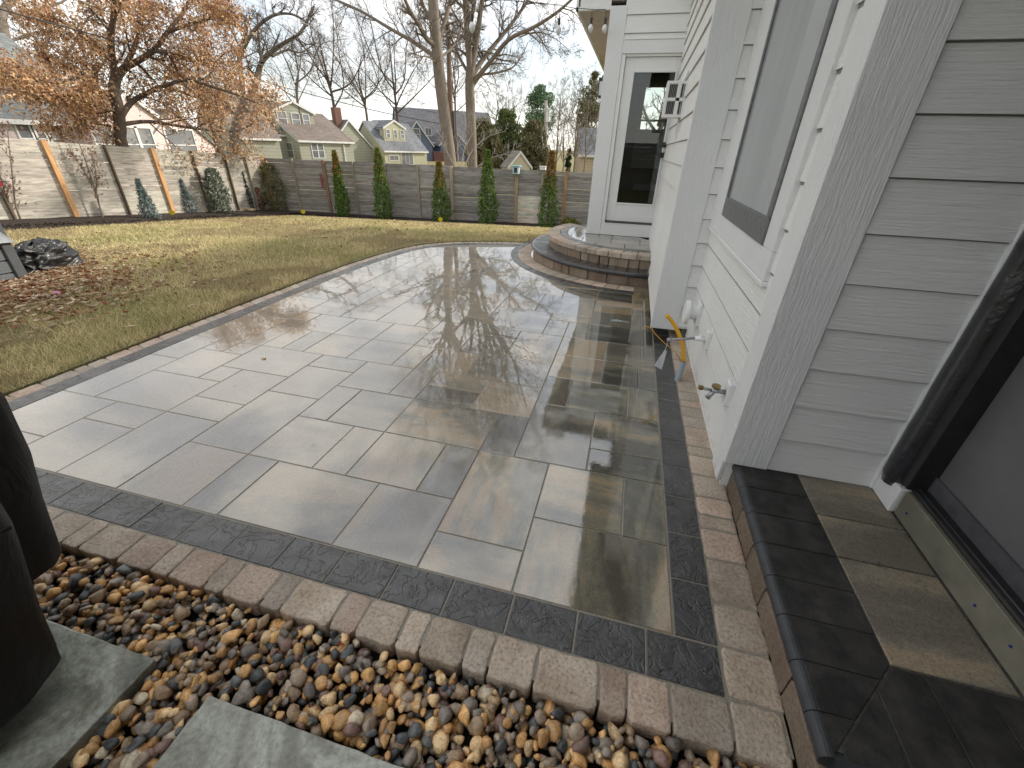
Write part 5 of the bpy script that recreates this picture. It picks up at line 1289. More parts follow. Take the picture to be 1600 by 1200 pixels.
tree('bare_tree', 'tall bare tree forking low into wide spreading limbs, right of the tall wooden pole', b_, [tr], [
    (wl([(735, 112), (731, 60), (727, 0), (722, -70)], D, 0.2), 0.186, 0.112), (wl([(737, 112), (744, 65), (752, 10), (762, -50)], D, 0.4), 0.174, 0.093),
    (wl([(738, 118), (758, 88), (785, 55), (812, 20), (838, -20)], D, 0.6), 0.136, 0.062), (wl([(740, 128), (765, 98), (795, 62), (835, 42), (872, 18), (905, -12)], D, -0.5), 0.124, 0.043),
    (wl([(738, 138), (752, 118), (775, 114), (800, 106), (815, 88), (825, 66)], D, 0.4), 0.074, 0.019), (wl([(734, 118), (718, 90), (705, 60), (690, 30), (680, 0)], D, 0.5), 0.087, 0.031),
    (wl([(812, 58), (840, 50), (870, 62), (895, 85)], D-1, 0.3), 0.031, 0.009), (wl([(730, 60), (712, 25), (690, -10)], D, 0.4), 0.050, 0.019)]+crown(*atD(735, -60, 27)[:2], 8.0, 23, .2, 11, 8, 202, .14), M_barkg, 2, cnt=(15, 8, 5), up=0.25, droop=0.9, spread=0.75, limbL=0.5)
# oak that kept its rust leaves
D = 17.8
tr, b_ = trunk_line([(192, 232), (188, 200), (184, 165), (178, 140), (182, 118)], D, 0.15, 0.12, -1.0)
OAKP = [(0.56, 0.34, 0.17), (0.68, 0.46, 0.25), (0.47, 0.25, 0.13), (0.66, 0.49, 0.31), (0.38, 0.20, 0.12)]
tree('oak_tree', 'oak still holding rust orange leaves above the left fence', b_, [tr], [
    (wl([(182, 122), (195, 106), (218, 94), (240, 78), (262, 50), (285, 20), (300, -10)], D, 0.15), .10, .03), (wl([(182, 130), (176, 95), (173, 60), (178, 15), (170, -35)], D, -0.3), .10, .04),
    (wl([(188, 185), (205, 160), (230, 146), (255, 135), (300, 150), (345, 165)], D, 0.5), .08, .025), (wl([(184, 165), (150, 135), (115, 108), (70, 92)], D, 0.4), .07, .025),
    (wl([(188, 195), (235, 190), (300, 200), (365, 205), (400, 190)], D, 0.6), .06, .02), (wl([(186, 175), (150, 165), (105, 150), (55, 155)], D, -0.4), .05, .02),
    (wl([(240, 78), (280, 88), (325, 98), (375, 95)], D, 0.3), .06, .02), (wl([(255, 135), (290, 125), (330, 135), (375, 150), (410, 165)], D, -0.5), .05, .015), (wl([(130, 118), (90, 130), (50, 125), (10, 135)], D, -0.5), .04, .015), (wl([(190, 200), (160, 195), (120, 190), (85, 200)], D, 0.2), .035, .012), (wl([(176, 95), (140, 60), (100, 35), (60, 22)], D, 0.5), .06, .02), (wl([(262, 50), (305, 35), (345, 25), (365, 20)], D, -0.3), .05, .02), (wl([(195, 106), (215, 60), (225, 10), (240, -30)], D, 0.4), .07, .025)],
    M_barkd, 3, cnt=(9, 5, 4), up=0.1, spread=0.85, leaves=(8, 0.05, OAKP, 0.17), limbL=0.52, wob=0.22)
# pale tree with twisted limbs between the oak and the houses
D = 27
tr, b_ = trunk_line([(366, 228), (368, 205), (372, 185), (380, 168)], D, 0.24, 0.19, -1.1)
tree('bare_tree', 'pale trunked bare tree with twisting limbs left of the green house', b_, [tr], [
    (wl([(380, 170), (378, 130), (374, 90), (384, 50), (380, 25), (350, 28), (330, 20)], D, 0.3), .13, .04), (wl([(382, 168), (400, 130), (410, 95), (440, 70), (470, 50), (490, 10)], D, 0.5), .16, .05),
    (wl([(374, 90), (395, 50), (425, 25), (455, 22), (480, 35)], D, -0.4), .09, .03), (wl([(410, 98), (404, 60), (402, 20)], D, 0.5), .07, .03), (wl([(425, 88), (450, 78), (470, 82), (490, 70)], D, 0.5), .06, .02), (wl([(372, 185), (350, 160), (335, 130)], D, 0.4), .07, .02)],
    M_bark, 4, cnt=(13, 7, 4), up=0.3, spread=0.8, limbL=0.42, wob=0.22)
# tree at the left edge of the picture
D = 44
tr, b_ = trunk_line([(24, 150), (12, 105), (4, 60), (-2, 30)], D, 0.42, 0.34, -0.8)
tree('bare_tree', 'grey bare tree at the left edge behind the oak', b_, [tr], [
    (wl([(6, 66), (30, 60), (70, 50), (100, 70)], D, 0.3), .10, .03), (wl([(2, 35), (10, 10), (35, -10), (70, -40)], D, 0.5), .22, .10), (wl([(0, 30), (-30, 0), (-60, -40)], D, 0), .2, .1), (wl([(20, 30), (60, 14), (95, 4), (130, -20)], D, 0.4), .10, .04)], M_barkg, 5, cnt=(7, 5, 4), limbL=0.5)
# background trees
def vase(name, label, px_, base_y, top_y, D, nl, width, seed, mat=M_bark, lean=0.0, cnt=(11, 8, 5), r=0.26, group='bare trees behind the houses', trunkh=0.18, twigr=1.3, up=0.9):
    rng = np.random.default_rng(seed); B0 = np.array(atD(px_, base_y, D)); T0 = np.array(atD(px_, top_y, D)); h = T0[2]-B0[2]
    b_ = (B0[0], B0[1], -1.3); fork = B0+np.array([0, 0, h*trunkh]); top_ = B0+np.array([0, 0, h*.62])+rng.normal(size=3)*width*.06; tr = (smooth_line([np.array(b_), (np.array(b_)+fork)/2, fork, (fork+top_)/2+rng.normal(size=3)*width*.04, top_]), list(np.linspace(r*1.1, r*.22, 17))); limbs = []
    tx = np.array([CR[0], CR[1], 0]); tx /= np.linalg.norm(tx); ty = np.array([-tx[1], tx[0], 0])
    for i in range(nl):
        a = -1+2*(i+0.5*rng.random())/max(1, nl-0.5); b2 = rng.uniform(-0.7, 0.7); s0 = fork+np.array([0, 0, h*trunkh*rng.uniform(-.5, .9)])*(1 if i else 0)
        e = b_[2]+0; hh = h*(1-trunkh)*rng.uniform(0.7, 1.0)*(1-0.35*abs(a))
        P = [s0, s0+tx*a*width*.28+ty*b2*width*.2+np.array([0, 0, hh*.22]), s0+tx*(a*width*.6+lean*.4)+ty*b2*width*.4+np.array([0, 0, hh*.65]), s0+tx*(a*width+lean)+ty*b2*width*.6+np.array([0, 0, hh])]
        P = [P[0]]+[q+rng.normal(size=3)*np.array([.07, .07, .05])*width*(0.6+k_*.5) for k_, q in enumerate(P[1:])]
        limbs.append((P, r*rng.uniform(.3, .5), r*0.07))
    return tree(name, label, b_, [tr], limbs, mat, seed, cnt=cnt, up=up, spread=0.75, group=group, limbL=0.42, twigr=twigr, wob=0.2)
vase('bare_tree', 'bare tree with many upright limbs above the brick chimney of the green houses', 525, 190, -45, 72, 7, 10, 41, lean=-1, mat=M_barkd)
vase('bare_tree', 'wide bare tree rising behind the grey green house with the gabled dormer', 622, 200, -20, 74, 8, 11, 42, mat=M_barkd)
vase('bare_tree', 'bare tree between the two green houses reaching left over the roof', 575, 200, 5, 80, 7, 9, 43, lean=-2)
vase('bare_tree', 'slender bare tree behind the first green house roof', 470, 185, 0, 60, 6, 6.5, 44, r=.2)
vase('bare_tree', 'bare tree seen between the two big trunks by the pole', 712, 190, 20, 90, 7, 10, 45)
vase('bare_tree', 'dark bare tree behind the gap left of the first green house', 330, 190, 10, 46, 6, 6, 46, mat=M_barkd)
vase('bare_tree', 'bare grey tree far behind the oak crown', 110, 180, -40, 38, 6, 6, 47, mat=M_barkg)
vase('bare_tree', 'reddish bare tree above the dark evergreens', 775, 200, 120, 70, 6, 5, 48, r=.15, cnt=(7, 6, 4))
for i, (px_, ty_, D, lab) in enumerate([(880, 120, 34, 'thin pale upright tree right of the far light pole'), (897, 95, 36, 'taller thin upright tree right of the far light pole'), (913, 105, 33, 'thin upright tree nearest the beige garage'), (930, 85, 38, 'thin upright tree half hidden by the house corner'), (868, 150, 42, 'short thin reddish tree just right of the far light pole')]):
    vase('young_tree', lab, px_, 262, ty_, D, 5, 1.6, 60+i, mat=M_bark if i % 2 else M_barkg, r=.07, group='thin upright trees beyond the back fence', cnt=(6, 4, 3), trunkh=.1)
# grey twiggy shrub leaning over the back fence
D = 21
tree('twiggy_shrub', 'pale twiggy bare shrub reaching above the back fence right of the tall pole', tuple(atD(728, 300, D)), [], [(wl([(722, 275), (735, 240), (760, 215), (790, 205)], D, .2), .028, .006), (wl([(722, 275), (725, 235), (745, 200), (760, 180)], D, .3), .028, .006), (wl([(715, 270), (700, 240), (690, 215), (672, 190)], D, -.2), .024, .006), (wl([(730, 275), (760, 250), (790, 240), (805, 232)], D, .1), .022, .005), (wl([(720, 270), (715, 230), (728, 195), (722, 170)], D, .2), .022, .005)],
     simple('pale_bark', (0.42, 0.38, 0.34), (0.30, 0.27, 0.24), 0.8, 6), 71, cnt=(9, 6), spread=.7, limbL=.42)
# saplings by the left fence
LP = [(0.22, 0.09, 0.065), (0.30, 0.14, 0.09), (0.16, 0.07, 0.05)]
for (foot, stems, lab, sd_) in [((162, 345), [[(162, 342), (152, 310), (140, 270), (122, 220), (100, 172)], [(150, 310), (150, 270), (140, 235)], [(145, 290), (128, 262), (112, 240)]], 'leaning sapling with sparse reddish leaves between the first two orange posts', 81), ((28, 350), [[(28, 348), (15, 320), (5, 290), (-8, 240)], [(34, 348), (24, 318), (20, 280), (15, 235), (12, 205)]], 'twin stemmed sapling with reddish leaves at the left edge', 82)]:
    g_ = left_at(*foot); D = math.hypot(g_[0], g_[1])
    tree('sapling', lab, g_, [], [(wl(s_, D, 0.0), .022, .006) for s_ in stems], M_barkg, sd_, cnt=(9, 3), up=.8, spread=.6, leaves=(2, 0.035, LP, 0.05), limbL=.3, group='saplings by the left fence')

# evergreen masses beyond the back fence
def evergreen(name, label, px_, ytop, ybot, wpx, D, pal, seed, n=9000, size=.16, shape='ov', up=.5, group='evergreens beyond the back fence', clumps=26):
    rng = np.random.default_rng(seed); B0 = np.array(atD(px_, ybot, D)); T0 = np.array(atD(px_, ytop, D)); h = T0[2]-B0[2]
    r = np.linalg.norm((np.array(atD(px_+wpx, (ytop+ybot)/2, D))-np.array(atD(px_, (ytop+ybot)/2, D)))[:2]); zb = B0[2]
    t = Thing(name, (B0[0], B0[1], -1.3), label, 'tree', group); P = []; C = []
    cl = []
    for k in range(clumps):
        z = rng.random(); a = rng.uniform(0, 6.28)
        rr = r*(math.sqrt(max(.02, 1-((z-.4)/.62)**2)) if shape == 'ov' else (1-z)*.95+.06)
        cl.append((B0[0]+math.cos(a)*rr*.62, B0[1]+math.sin(a)*rr*.62, zb+z*h*.93, rr*.45+.12*r, rng.uniform(.75, 1.2)))
    for i in range(n):
        c = cl[rng.integers(0, clumps)]; d = rng.normal(size=3); d /= np.linalg.norm(d); q = c[3]*rng.uniform(.55, 1.05)
        P.append((c[0]+d[0]*q, c[1]+d[1]*q, c[2]+d[2]*q*.8)); C.append(np.array(pal[rng.integers(0, len(pal))])*rng.uniform(.6, 1.3)*c[4])
    V, F, C = flakes(rng, np.array(P), np.full(n, size), np.array(C), up, .35); t.part(np_mesh('crown', V, F, C, M_fol), 'crown', None)
    mb = MB(); mb.tube([(B0[0], B0[1], -1.3), (B0[0], B0[1], zb+h*.8)], [.14, .04], 7); t.part(mb, 'trunk', M_barkd)
DG = [(0.07, 0.11, 0.035), (0.11, 0.15, 0.05), (0.16, 0.17, 0.06)]; OL = [(0.20, 0.19, 0.09), (0.25, 0.22, 0.12), (0.14, 0.14, 0.07)]; SP = [(0.12, 0.20, 0.10), (0.18, 0.27, 0.14), (0.09, 0.15, 0.08)]
evergreen('evergreen_tree', 'dark green evergreen behind the middle column shrub', 792, 168, 262, 26, 46, DG, 101, 11000)
evergreen('evergreen_tree', 'olive brown evergreen mass left of the dark green one', 755, 185, 262, 26, 48, OL, 102, 9000)
evergreen('evergreen_tree', 'brownish green juniper standing left of the far light pole', 833, 188, 268, 24, 44, OL, 103, 9000, up=1.2)
evergreen('pine_tree', 'tall light green pine with an open top against the sky', 842, 130, 225, 24, 60, SP, 104, 8000, shape='ov', clumps=40)
for i, (px_, ty_, D, lab) in enumerate([(800, 95, 75, 'hazy bare tree above the dark evergreens, nearest the big trunks'), (870, 110, 70, 'reddish bare tree behind the far light pole'), (905, 85, 66, 'tall hazy bare tree behind the thin upright trees'), (935, 95, 62, 'bare tree cut off by the white house corner')]):
    vase('bare_tree', lab, px_, 235, ty_, D, 7, 4.5, 130+i, mat=M_bark, r=.14, cnt=(11, 7, 4), twigr=1.6)
evergreen('evergreen_tree', 'small dark spruce peeking left of the beige garage', 887, 228, 268, 6, 36, [(0.03, 0.06, 0.03)], 105, 1500, .1, 'cone')
evergreen('evergreen_tree', 'ragged brown green cedar behind the thin upright trees', 917, 108, 215, 18, 56, OL+[(0.08, .1, .03)], 106, 5000, shape='ov', up=1.6, clumps=30)
evergreen('evergreen_tree', 'olive juniper with upright sprays below the shed side', 770, 205, 262, 18, 43, OL, 107, 6000, up=1.4)

# ------------------------------------------------------------------ neighbour houses
def wall_mat(name, c, e=0.3, lines=0.35):
    m, t, b, N, L = mat_new(name); o = objco(N); s = N.new('ShaderNodeSeparateXYZ'); L.new(o, s.inputs[0])
    f = nmath(N, L, 'FRACT', nmath(N, L, 'MULTIPLY', s.outputs[2], 1/e)); ln = nramp(N, L, f, [(0.0, 1-lines), (0.10, 1-lines), (0.16, 1.0)])  # dark course lines: shadow under each board put into the wall colour
    n = nnoise(N, L, o, 3, 5); col = nmix(N, L, 1.0, nramp(N, L, n, [(.3, tuple(x*.9 for x in c)), (.7, c)]), ln, 'MULTIPLY'); L.new(col, b.inputs['Base Color']); b.inputs['Roughness'].default_value = .8
    L.new(nbump(N, L, f, .4, .03), b.inputs['Normal']); return m
def roof_mat(name, c):
    m, t, b, N, L = mat_new(name); o = objco(N); s = N.new('ShaderNodeSeparateXYZ'); L.new(o, s.inputs[0])
    f = nmath(N, L, 'FRACT', nmath(N, L, 'MULTIPLY', s.outputs[2], 8.5)); n = nnoise(N, L, nmap(N, L, o, (3.2, 3.2, 8)), 1, 4, .7); n2 = nnoise(N, L, o, .6, 4)
    col = nramp(N, L, n, [(.35, tuple(x*.62 for x in c)), (.6, tuple(x*1.12 for x in c))]); col = nmix(N, L, 1.0, col, nramp(N, L, f, [(0, .62), (.14, .66), (.24, 1.0)]), 'MULTIPLY'); col = nmix(N, L, 1.0, col, nramp(N, L, n2, [(.35, .82), (.65, 1.1)]), 'MULTIPLY')
    L.new(col, b.inputs['Base Color']); b.inputs['Roughness'].default_value = .9; return m
M_gv = wall_mat('green_shingle_wall', (0.37, 0.375, 0.30)); M_wtrim = simple('white_trim', (0.78, 0.78, 0.76), None, .5, 5); M_pane = glass_mat('far_pane', (0.10, 0.11, 0.12), (0.22, 0.23, 0.24), (1, 1, 1))
class NH:
    def __init__(s, name, label, O, rz, k): 
        s.t = empty(name, O, label, 'house', rz=rz); s.k = k; s.z0 = O[2]
    def part(s, mb, name, m, of=None): return mb.build(name, m, of or s.t)
    def Z(s, z): return (z-1.45)*s.k+1.45-s.z0      # heights measured at the nominal distance
    def vol(s, x0, x1, y0, y1, zb, ze, zr, ridge, wall, roof, oh=.25, th=.12, fascia=True):
        k = s.k; x0, x1, y0, y1 = x0*k, x1*k, y0*k, y1*k; zb, ze, zr = s.Z(zb) if zb is not None else 0, s.Z(ze), s.Z(zr)
        mb = MB()
        if ridge == 'x':
            ym = (y0+y1)/2; V = []
            for x in (x0, x1): V += [(x, y0, zb), (x, y1, zb), (x, y1, ze), (x, ym, zr), (x, y0, ze)]
            mb.add(V, [(0, 4, 3, 2, 1), (5, 6, 7, 8, 9), (0, 5, 9, 4), (1, 2, 7, 6)])
            s.part(mb, 'wall', wall); r = MB(); sl = (zr-ze)/(ym-y0)
            for sg in (-1, 1):
                ye = ym+sg*((ym-y0)+oh); zz = ze-sl*oh; a = [(x0-oh*.6, ym, zr), (x1+oh*.6, ym, zr), (x1+oh*.6, ye, zz), (x0-oh*.6, ye, zz)]
                r.add([(*p[:2], p[2]+.02) for p in a]+[(*p[:2], p[2]+th) for p in a], [(0, 1, 2, 3), (4, 5, 6, 7), (0, 1, 5, 4), (2, 3, 7, 6), (1, 2, 6, 5), (3, 0, 4, 7)])
        else:
            xm = (x0+x1)/2; V = []
            for y in (y0, y1): V += [(x0, y, zb), (x1, y, zb), (x1, y, ze), (xm, y, zr), (x0, y, ze)]
            mb.add(V, [(0, 1, 2, 3, 4), (9, 8, 7, 6, 5), (0, 4, 9, 5), (1, 6, 7, 2)])
            s.part(mb, 'wall', wall); r = MB(); sl = (zr-ze)/(xm-x0)
            for sg in (-1, 1):
                xe = xm+sg*((xm-x0)+oh); zz = ze-sl*oh; a = [(xm, y0-oh*.6, zr), (xm, y1+oh*.2, zr), (xe, y1+oh*.2, zz), (xe, y0-oh*.6, zz)]
                r.add([(*p[:2], p[2]+.02) for p in a]+[(*p[:2], p[2]+th) for p in a], [(0, 1, 2, 3), (4, 5, 6, 7), (0, 1, 5, 4), (2, 3, 7, 6), (1, 2, 6, 5), (3, 0, 4, 7)])
        s.part(r, 'roof', roof)
        if fascia:
            f = MB()
            if ridge == 'x':
                f.box(x0-oh*.6, x1+oh*.6, y0-oh-.03, y0-oh, ze-sl*oh-.06, ze-sl*oh+th)
                for (ya, yb, za, zb2) in ((y0-oh, (y0+y1)/2, ze-sl*oh, zr), ((y0+y1)/2, y1+oh, zr, ze-sl*oh)):
                    f.add([(x0-oh*.6-.03, ya, za-.06), (x0-oh*.6-.03, yb, zb2-.06), (x0-oh*.6-.03, yb, zb2+th*.8), (x0-oh*.6-.03, ya, za+th*.8)], [(0, 1, 2, 3)])
            else:
                for sg in (-1, 1):
                    xe = xm+sg*((xm-x0)+oh); f.add([(xm, y0-oh*.6-.03, zr-.1), (xe, y0-oh*.6-.03, ze-sl*oh-.1), (xe, y0-oh*.6-.03, ze-sl*oh+th), (xm, y0-oh*.6-.03, zr+th)], [(0, 1, 2, 3)])
            s.part(f, 'fascia', M_wtrim)
    def win(s, x, z, w_, h, y=0, face='f', bars=(1, 1), pane=None, ft=.07):
        k = s.k; x, w_, y = x*k, w_*k, y*k; z0 = s.Z(z); h = h*k; mb = MB()
        def bx(a0, a1, c0, c1, o0, o1):
            if face == 'f': mb.box(a0, a1, y-o1, y-o0, c0, c1)
            elif face == 's': mb.box(x-o1, x-o0, a0, a1, c0, c1)      # on the low x side, a runs along y
            else: mb.box(x+o0, x+o1, a0, a1, c0, c1)
        a0 = x if face == 'f' else y; a1 = a0+w_
        for q in [(a0-ft, a1+ft, z0-ft, z0), (a0-ft, a1+ft, z0+h, z0+h+ft), (a0-ft, a0, z0, z0+h), (a1, a1+ft, z0, z0+h)]: bx(q[0], q[1], q[2], q[3], .005, .06)
        for i in range(bars[0]): c = a0+(a1-a0)*(i+1)/(bars[0]+1); bx(c-.02, c+.02, z0, z0+h, .02, .045)
        for i in range(bars[1]): c = z0+h*(i+1)/(bars[1]+1); bx(a0, a1, c-.025, c+.025, .021, .046)
        fo_ = s.part(mb, 'window', M_wtrim); mb = MB(); bx(a0, a1, z0, z0+h, .006, .018); s.part(mb, 'pane', pane or M_pane, fo_)
def origin(px_, py_, D, k, zg):
    p = atD(px_, py_, D*k); return (p[0], p[1], zg)
# first green house
k = 1.4; hB = NH('green_house', 'green shingled house with a brown roof and a three window gabled dormer', origin(469, 235, 40, k, -1.4), math.radians(64.5), k)
M_brn = roof_mat('brown_shingle', (0.215, 0.175, 0.15))
hB.vol(0, 4.5, 0, 8.6, None, 1.50, 3.45, 'x', M_gv, M_brn); hB.vol(-3.2, 1.2, 4.5, 10, None, 2.4, 4.6, 'x', M_gv, M_brn)
hB.vol(-4.2, -1.55, -.25, 3.2, None, 1.60, 2.9, 'x', M_gv, M_brn)
hB.vol(-1.75, 0.0, 2.0, 5.5, None, 1.9, 3.2, 'x', M_gv, M_brn)
hB.vol(-0.35, 2.75, 2.3, 6.0, 1.9, 3.42, 4.08, 'y', M_gv, M_brn, oh=.2)
for x, z, w_, h, b in [(.95, .35, .42, 1.0, (0, 1)), (1.45, .35, .42, 1.0, (0, 1))]: hB.win(x, z, w_, h, 0, 'f', b)
for x, z, w_, h in [(-.12, 2.52, .62, .84), (.95, 2.5, .58, .82), (1.85, 2.5, .45, .8)]: hB.win(x, z, w_, h, 2.3, 'f', (0, 1))
hB.win(0, .30, 1.1, 1.0, 1.1, 's', (0, 1))
# small vent pipe & downpipe
mb = MB(); kk = k; mb.box(3.62*kk, 3.68*kk, -.12, -.04, 0, hB.Z(1.5)); hB.part(mb, 'downpipe', M_wtrim)
# second green house
k = 1.4; hC = NH('green_house', 'pale yellow green house with a grey roof, gabled dormer and brick chimney', origin(603, 262, 46, k, -1.9), math.radians(64.5), k)
M_gry = roof_mat('grey_shingle', (0.21, 0.22, 0.235)); M_yg = wall_mat('yellow_green_wall', (0.50, 0.49, 0.34), .25, .15)
hC.vol(0, 5.0, 0, 5.5, None, .95, 3.2, 'x', M_yg, M_gry)
hC.vol(.75, 3.15, .8, 4.2, 1.3, 2.75, 3.35, 'y', M_yg, M_gry, oh=.15)
hC.vol(-4.4, .02, 1.8, 6.6, None, 1.0, 3.15, 'y', M_gv, M_gry)
for x, w_ in [(1.0, .35), (1.85, .28), (2.6, .35)]: hC.win(x, 1.95, w_, .65, .8, 'f', (0, 1))
hC.win(.75, 1.85, .75, .8, 1.35, 's', (0, 1)); hC.win(.5, .12, 1.0, .38, 0, 'f', (1, 0))
hC.win(1.9, -.25, 1.3, 1.05, 0, 'f', (2, 0))
mb = MB(); a = atD(537, 210, 46*k+3); 
ch = NH.part(hC, (lambda m: (m.box(-3.1*k, -2.5*k, 2.2*k, 2.8*k, hC.Z(2.2), hC.Z(4.1)), m)[1])(MB()), 'chimney', simple('chimney_brick', (0.20, 0.095, 0.07), (0.14, 0.07, 0.05), .8, 20))
# blue house
k = 1.4; hD = NH('blue_house', 'slate blue gabled house with white trim and a long grey roof behind the big trunks', origin(672, 232, 62, k, -1.9), math.radians(40), k)
M_bl = wall_mat('blue_wall', (0.12, 0.155, 0.23), .25, .25); M_dg = roof_mat('dark_grey_shingle', (0.15, 0.155, 0.175))
hD.vol(-3.4, .3, 0, 6, None, 1.55, 3.9, 'y', M_bl, M_dg, oh=.3)
hD.vol(-2.5, 11, 4, 11, None, 1.9, 5.7, 'x', M_bl, M_dg)
hD.vol(1.8, 5.4, 1.5, 6, None, 1.6, 3.4, 'y', M_bl, M_dg, oh=.3)
hD.win(-1.95, 2.0, .75, 1.15, 0, 'f', (0, 1)); hD.win(3.0, 1.6, .8, .9, 1.5, 'f', (1, 0)); hD.win(.6, 2.6, .8, .8, 4, 'f', (1, 0)); hD.win(6.3, .4, 1.0, 1.1, 4, 'f', (1, 1))
mb = MB(); mb.box(.35*k, 3.4*k, -.3*k, 1.4*k, 0, hD.Z(.75)); hD.part(mb, 'brick_wall', simple('dark_brick', (0.16, 0.07, 0.055), (0.11, 0.05, 0.045), .8, 20))
# garage and shed
k = 1.0; hE = NH('beige_garage', 'beige sided garage with a grey hipped roof at the right behind the fence', origin(904, 268, 40, k, -1.6), math.radians(12), k)
M_bg = wall_mat('beige_wall', (0.56, 0.46, 0.33), .22, .2); hE.vol(0, 6, 0, 5, None, 1.18, 3.0, 'x', M_bg, M_gry); hE.win(1.2, 0.0, .5, .9, 0, 'f', (0, 1))
hF = NH('garden_shed', 'small shed with a brown grey roof and cream gable above the back fence', origin(797, 262, 38, 1.0, -1.6), math.radians(38), 1.0)
hF.vol(-.1, 1.8, 0, 1.5, None, .15, 1.15, 'y', wall_mat('cream_wall', (0.60, 0.55, 0.40), .2, .1), roof_mat('shed_roof', (0.26, 0.23, 0.20)), oh=.15)
# white house on the left
k = 1.0; X_ = -26.0; kk = 26/21.0
def AX(px_, py_): p = atX(px_, py_, X_); return p[1], p[2]
y0, ze = AX(0, 179); y1, _ = AX(152, 190)
hA = NH('white_brick_house', 'pale pinkish house with grey roof and white painted brick gable beyond the left fence', (X_, 0, -1.0), math.radians(90), 1.0)
M_pk = wall_mat('pink_white_wall', (0.70, 0.60, 0.58), .25, .12)
def brickw():
    m, t, b, N, L = mat_new('painted_brick'); o = objco(N); bt = N.new('ShaderNodeTexBrick'); bt.inputs['Scale'].default_value = 4.0
    mp_ = N.new('ShaderNodeMapping'); mp_.inputs['Rotation'].default_value = (math.pi/2, 0, 0); L.new(o, mp_.inputs[0]); L.new(mp_.outputs[0], bt.inputs['Vector'])
    bt.inputs['Color1'].default_value = (.80, .68, .64, 1); bt.inputs['Color2'].default_value = (.74, .60, .56, 1); bt.inputs['Mortar'].default_value = (.5, .36, .33, 1); L.new(bt.outputs[0], b.inputs['Base Color']); b.inputs['Roughness'].default_value = .8; return m
M_pb = brickw()
M_ga = roof_mat('grey_roof_left', (0.20, 0.215, 0.215))
zr = AX(60, 108)[1]+1.6
hA.vol(y0-9, y1+0.3, 0, 9, None, ze, zr, 'x', M_pk, M_ga, oh=.35)
gl, gp, gr_ = AX(112, 196), AX(165, 145), AX(312, 232)
hA.vol(gl[0]+.2, 2*gp[0]-gl[0]-.2, -1.2, 7, None, gl[1]+.1, gp[1], 'y', M_pb, M_ga, oh=.2); hA.vol(gp[0]+.2, gr_[0], -1.1, 7, None, gr_[1]+.2, gp[1]-.6, 'y', M_pb, M_ga, oh=.2, fascia=False)
for px0, px1 in [(32, 50), (54, 70), (74, 92)]:
    a, b = AX(px0, 215), AX(px1, 191); hA.win(a[0], .6, b[0]-a[0]-.1, 1.24, 0, 'f', (0, 1))
for px0, px1 in [(150, 176), (196, 214), (218, 236), (262, 300)]:
    p0 = atX(px0, 222, X_+1.2); p1 = atX(px1, 200, X_+1.2); hA.win(p0[1], .35, p1[1]-p0[1]-.12, 1.45, -1.2, 'f', (0, 1))

# ------------------------------------------------------------------ poles and cables
M_pole = simple('pole_wood', (0.23, 0.15, 0.105), (0.15, 0.10, 0.07), .9, 4, stretch=(8, 8, .7), bump=.5)
D = 25; p0 = np.array(atD(706, 262, D)); p1 = np.array(atD(700, 34, D)); t = Thing('utility_pole', (p0[0], p0[1], -1.3), 'tall brown wooden utility pole between the two big bare trees', 'pole')
mb = MB(); mb.tube([(p0[0], p0[1], -1.3), tuple(p0), tuple((p0+p1)/2), tuple(p1)], [.20, .18, .13, .09], 12); t.part(mb, 'shaft', M_pole, smooth=True)
mb = MB(); c_ = p0*.58+p1*.42; mb.tube([tuple(c_+np.array([.18, -.1, 0])), tuple(c_+np.array([.18, -.1, -1.6]))], .05, 8); t.part(mb, 'conduit_pipe', M_black)
poletop = p1*0.75+p0*0.25
D = 50; p0 = np.array(atD(856, 235, D)); p1 = np.array(atD(853, 157, D)); t = Thing('utility_pole', (p0[0], p0[1], -1.3), 'short far light coloured pole rising among the evergreens', 'pole')
mb = MB(); mb.tube([(p0[0], p0[1], -1.3), tuple(p1)], [.18, .14], 10); t.part(mb, 'shaft', simple('pale_pole', (0.50, 0.46, 0.42), None, .8, 6))
mb = MB(); mb.tube([tuple(p1+np.array([.3, 0, -.6])), tuple(p1+np.array([.3, 0, -1.8]))], .22, 10); t.part(mb, 'transformer', M_smooth)
def cable(pts, r, lab, m=M_black):
    Q = smooth_line([np.array(atD(*p)) for p in pts], 6); mb = MB(); mb.tube([tuple(q) for q in Q], r, 5)
    b0 = Q[0]; o = mb.build('power_cable', m); tag(o, lab, 'cable', 'overhead cables')
cable([(-60, -6, 13.5), (0, 14, 14.2), (120, 47, 15.5), (240, 80, 17.5), (360, 113, 19.5), (480, 146, 21.5), (600, 176, 23.5), (702, 196, 25)], .016, 'thick black power cable sloping down across the oak to the tall pole')
cable([(60, -20, 15), (180, 22, 17), (300, 62, 19), (420, 105, 21), (560, 150, 23), (701, 180, 25)], .007, 'thin black cable running parallel above the thick one')
cable([(330, -20, 17), (480, 38, 20), (600, 70, 22), (701, 88, 25)], .005, 'thin cable high above the green houses ending at the tall pole')
cable([(703, 88, 25), (750, 120, 34), (800, 146, 42), (853, 168, 50)], .012, 'upper cable between the tall pole and the far light pole')
cable([(703, 100, 25), (750, 132, 34), (800, 158, 42), (853, 180, 50)], .012, 'lower cable between the tall pole and the far light pole')
cable([(-60, 120, 12), (0, 138, 13), (60, 152, 15), (140, 196, 19)], .008, 'thin cable low at the left in front of the grey roof')

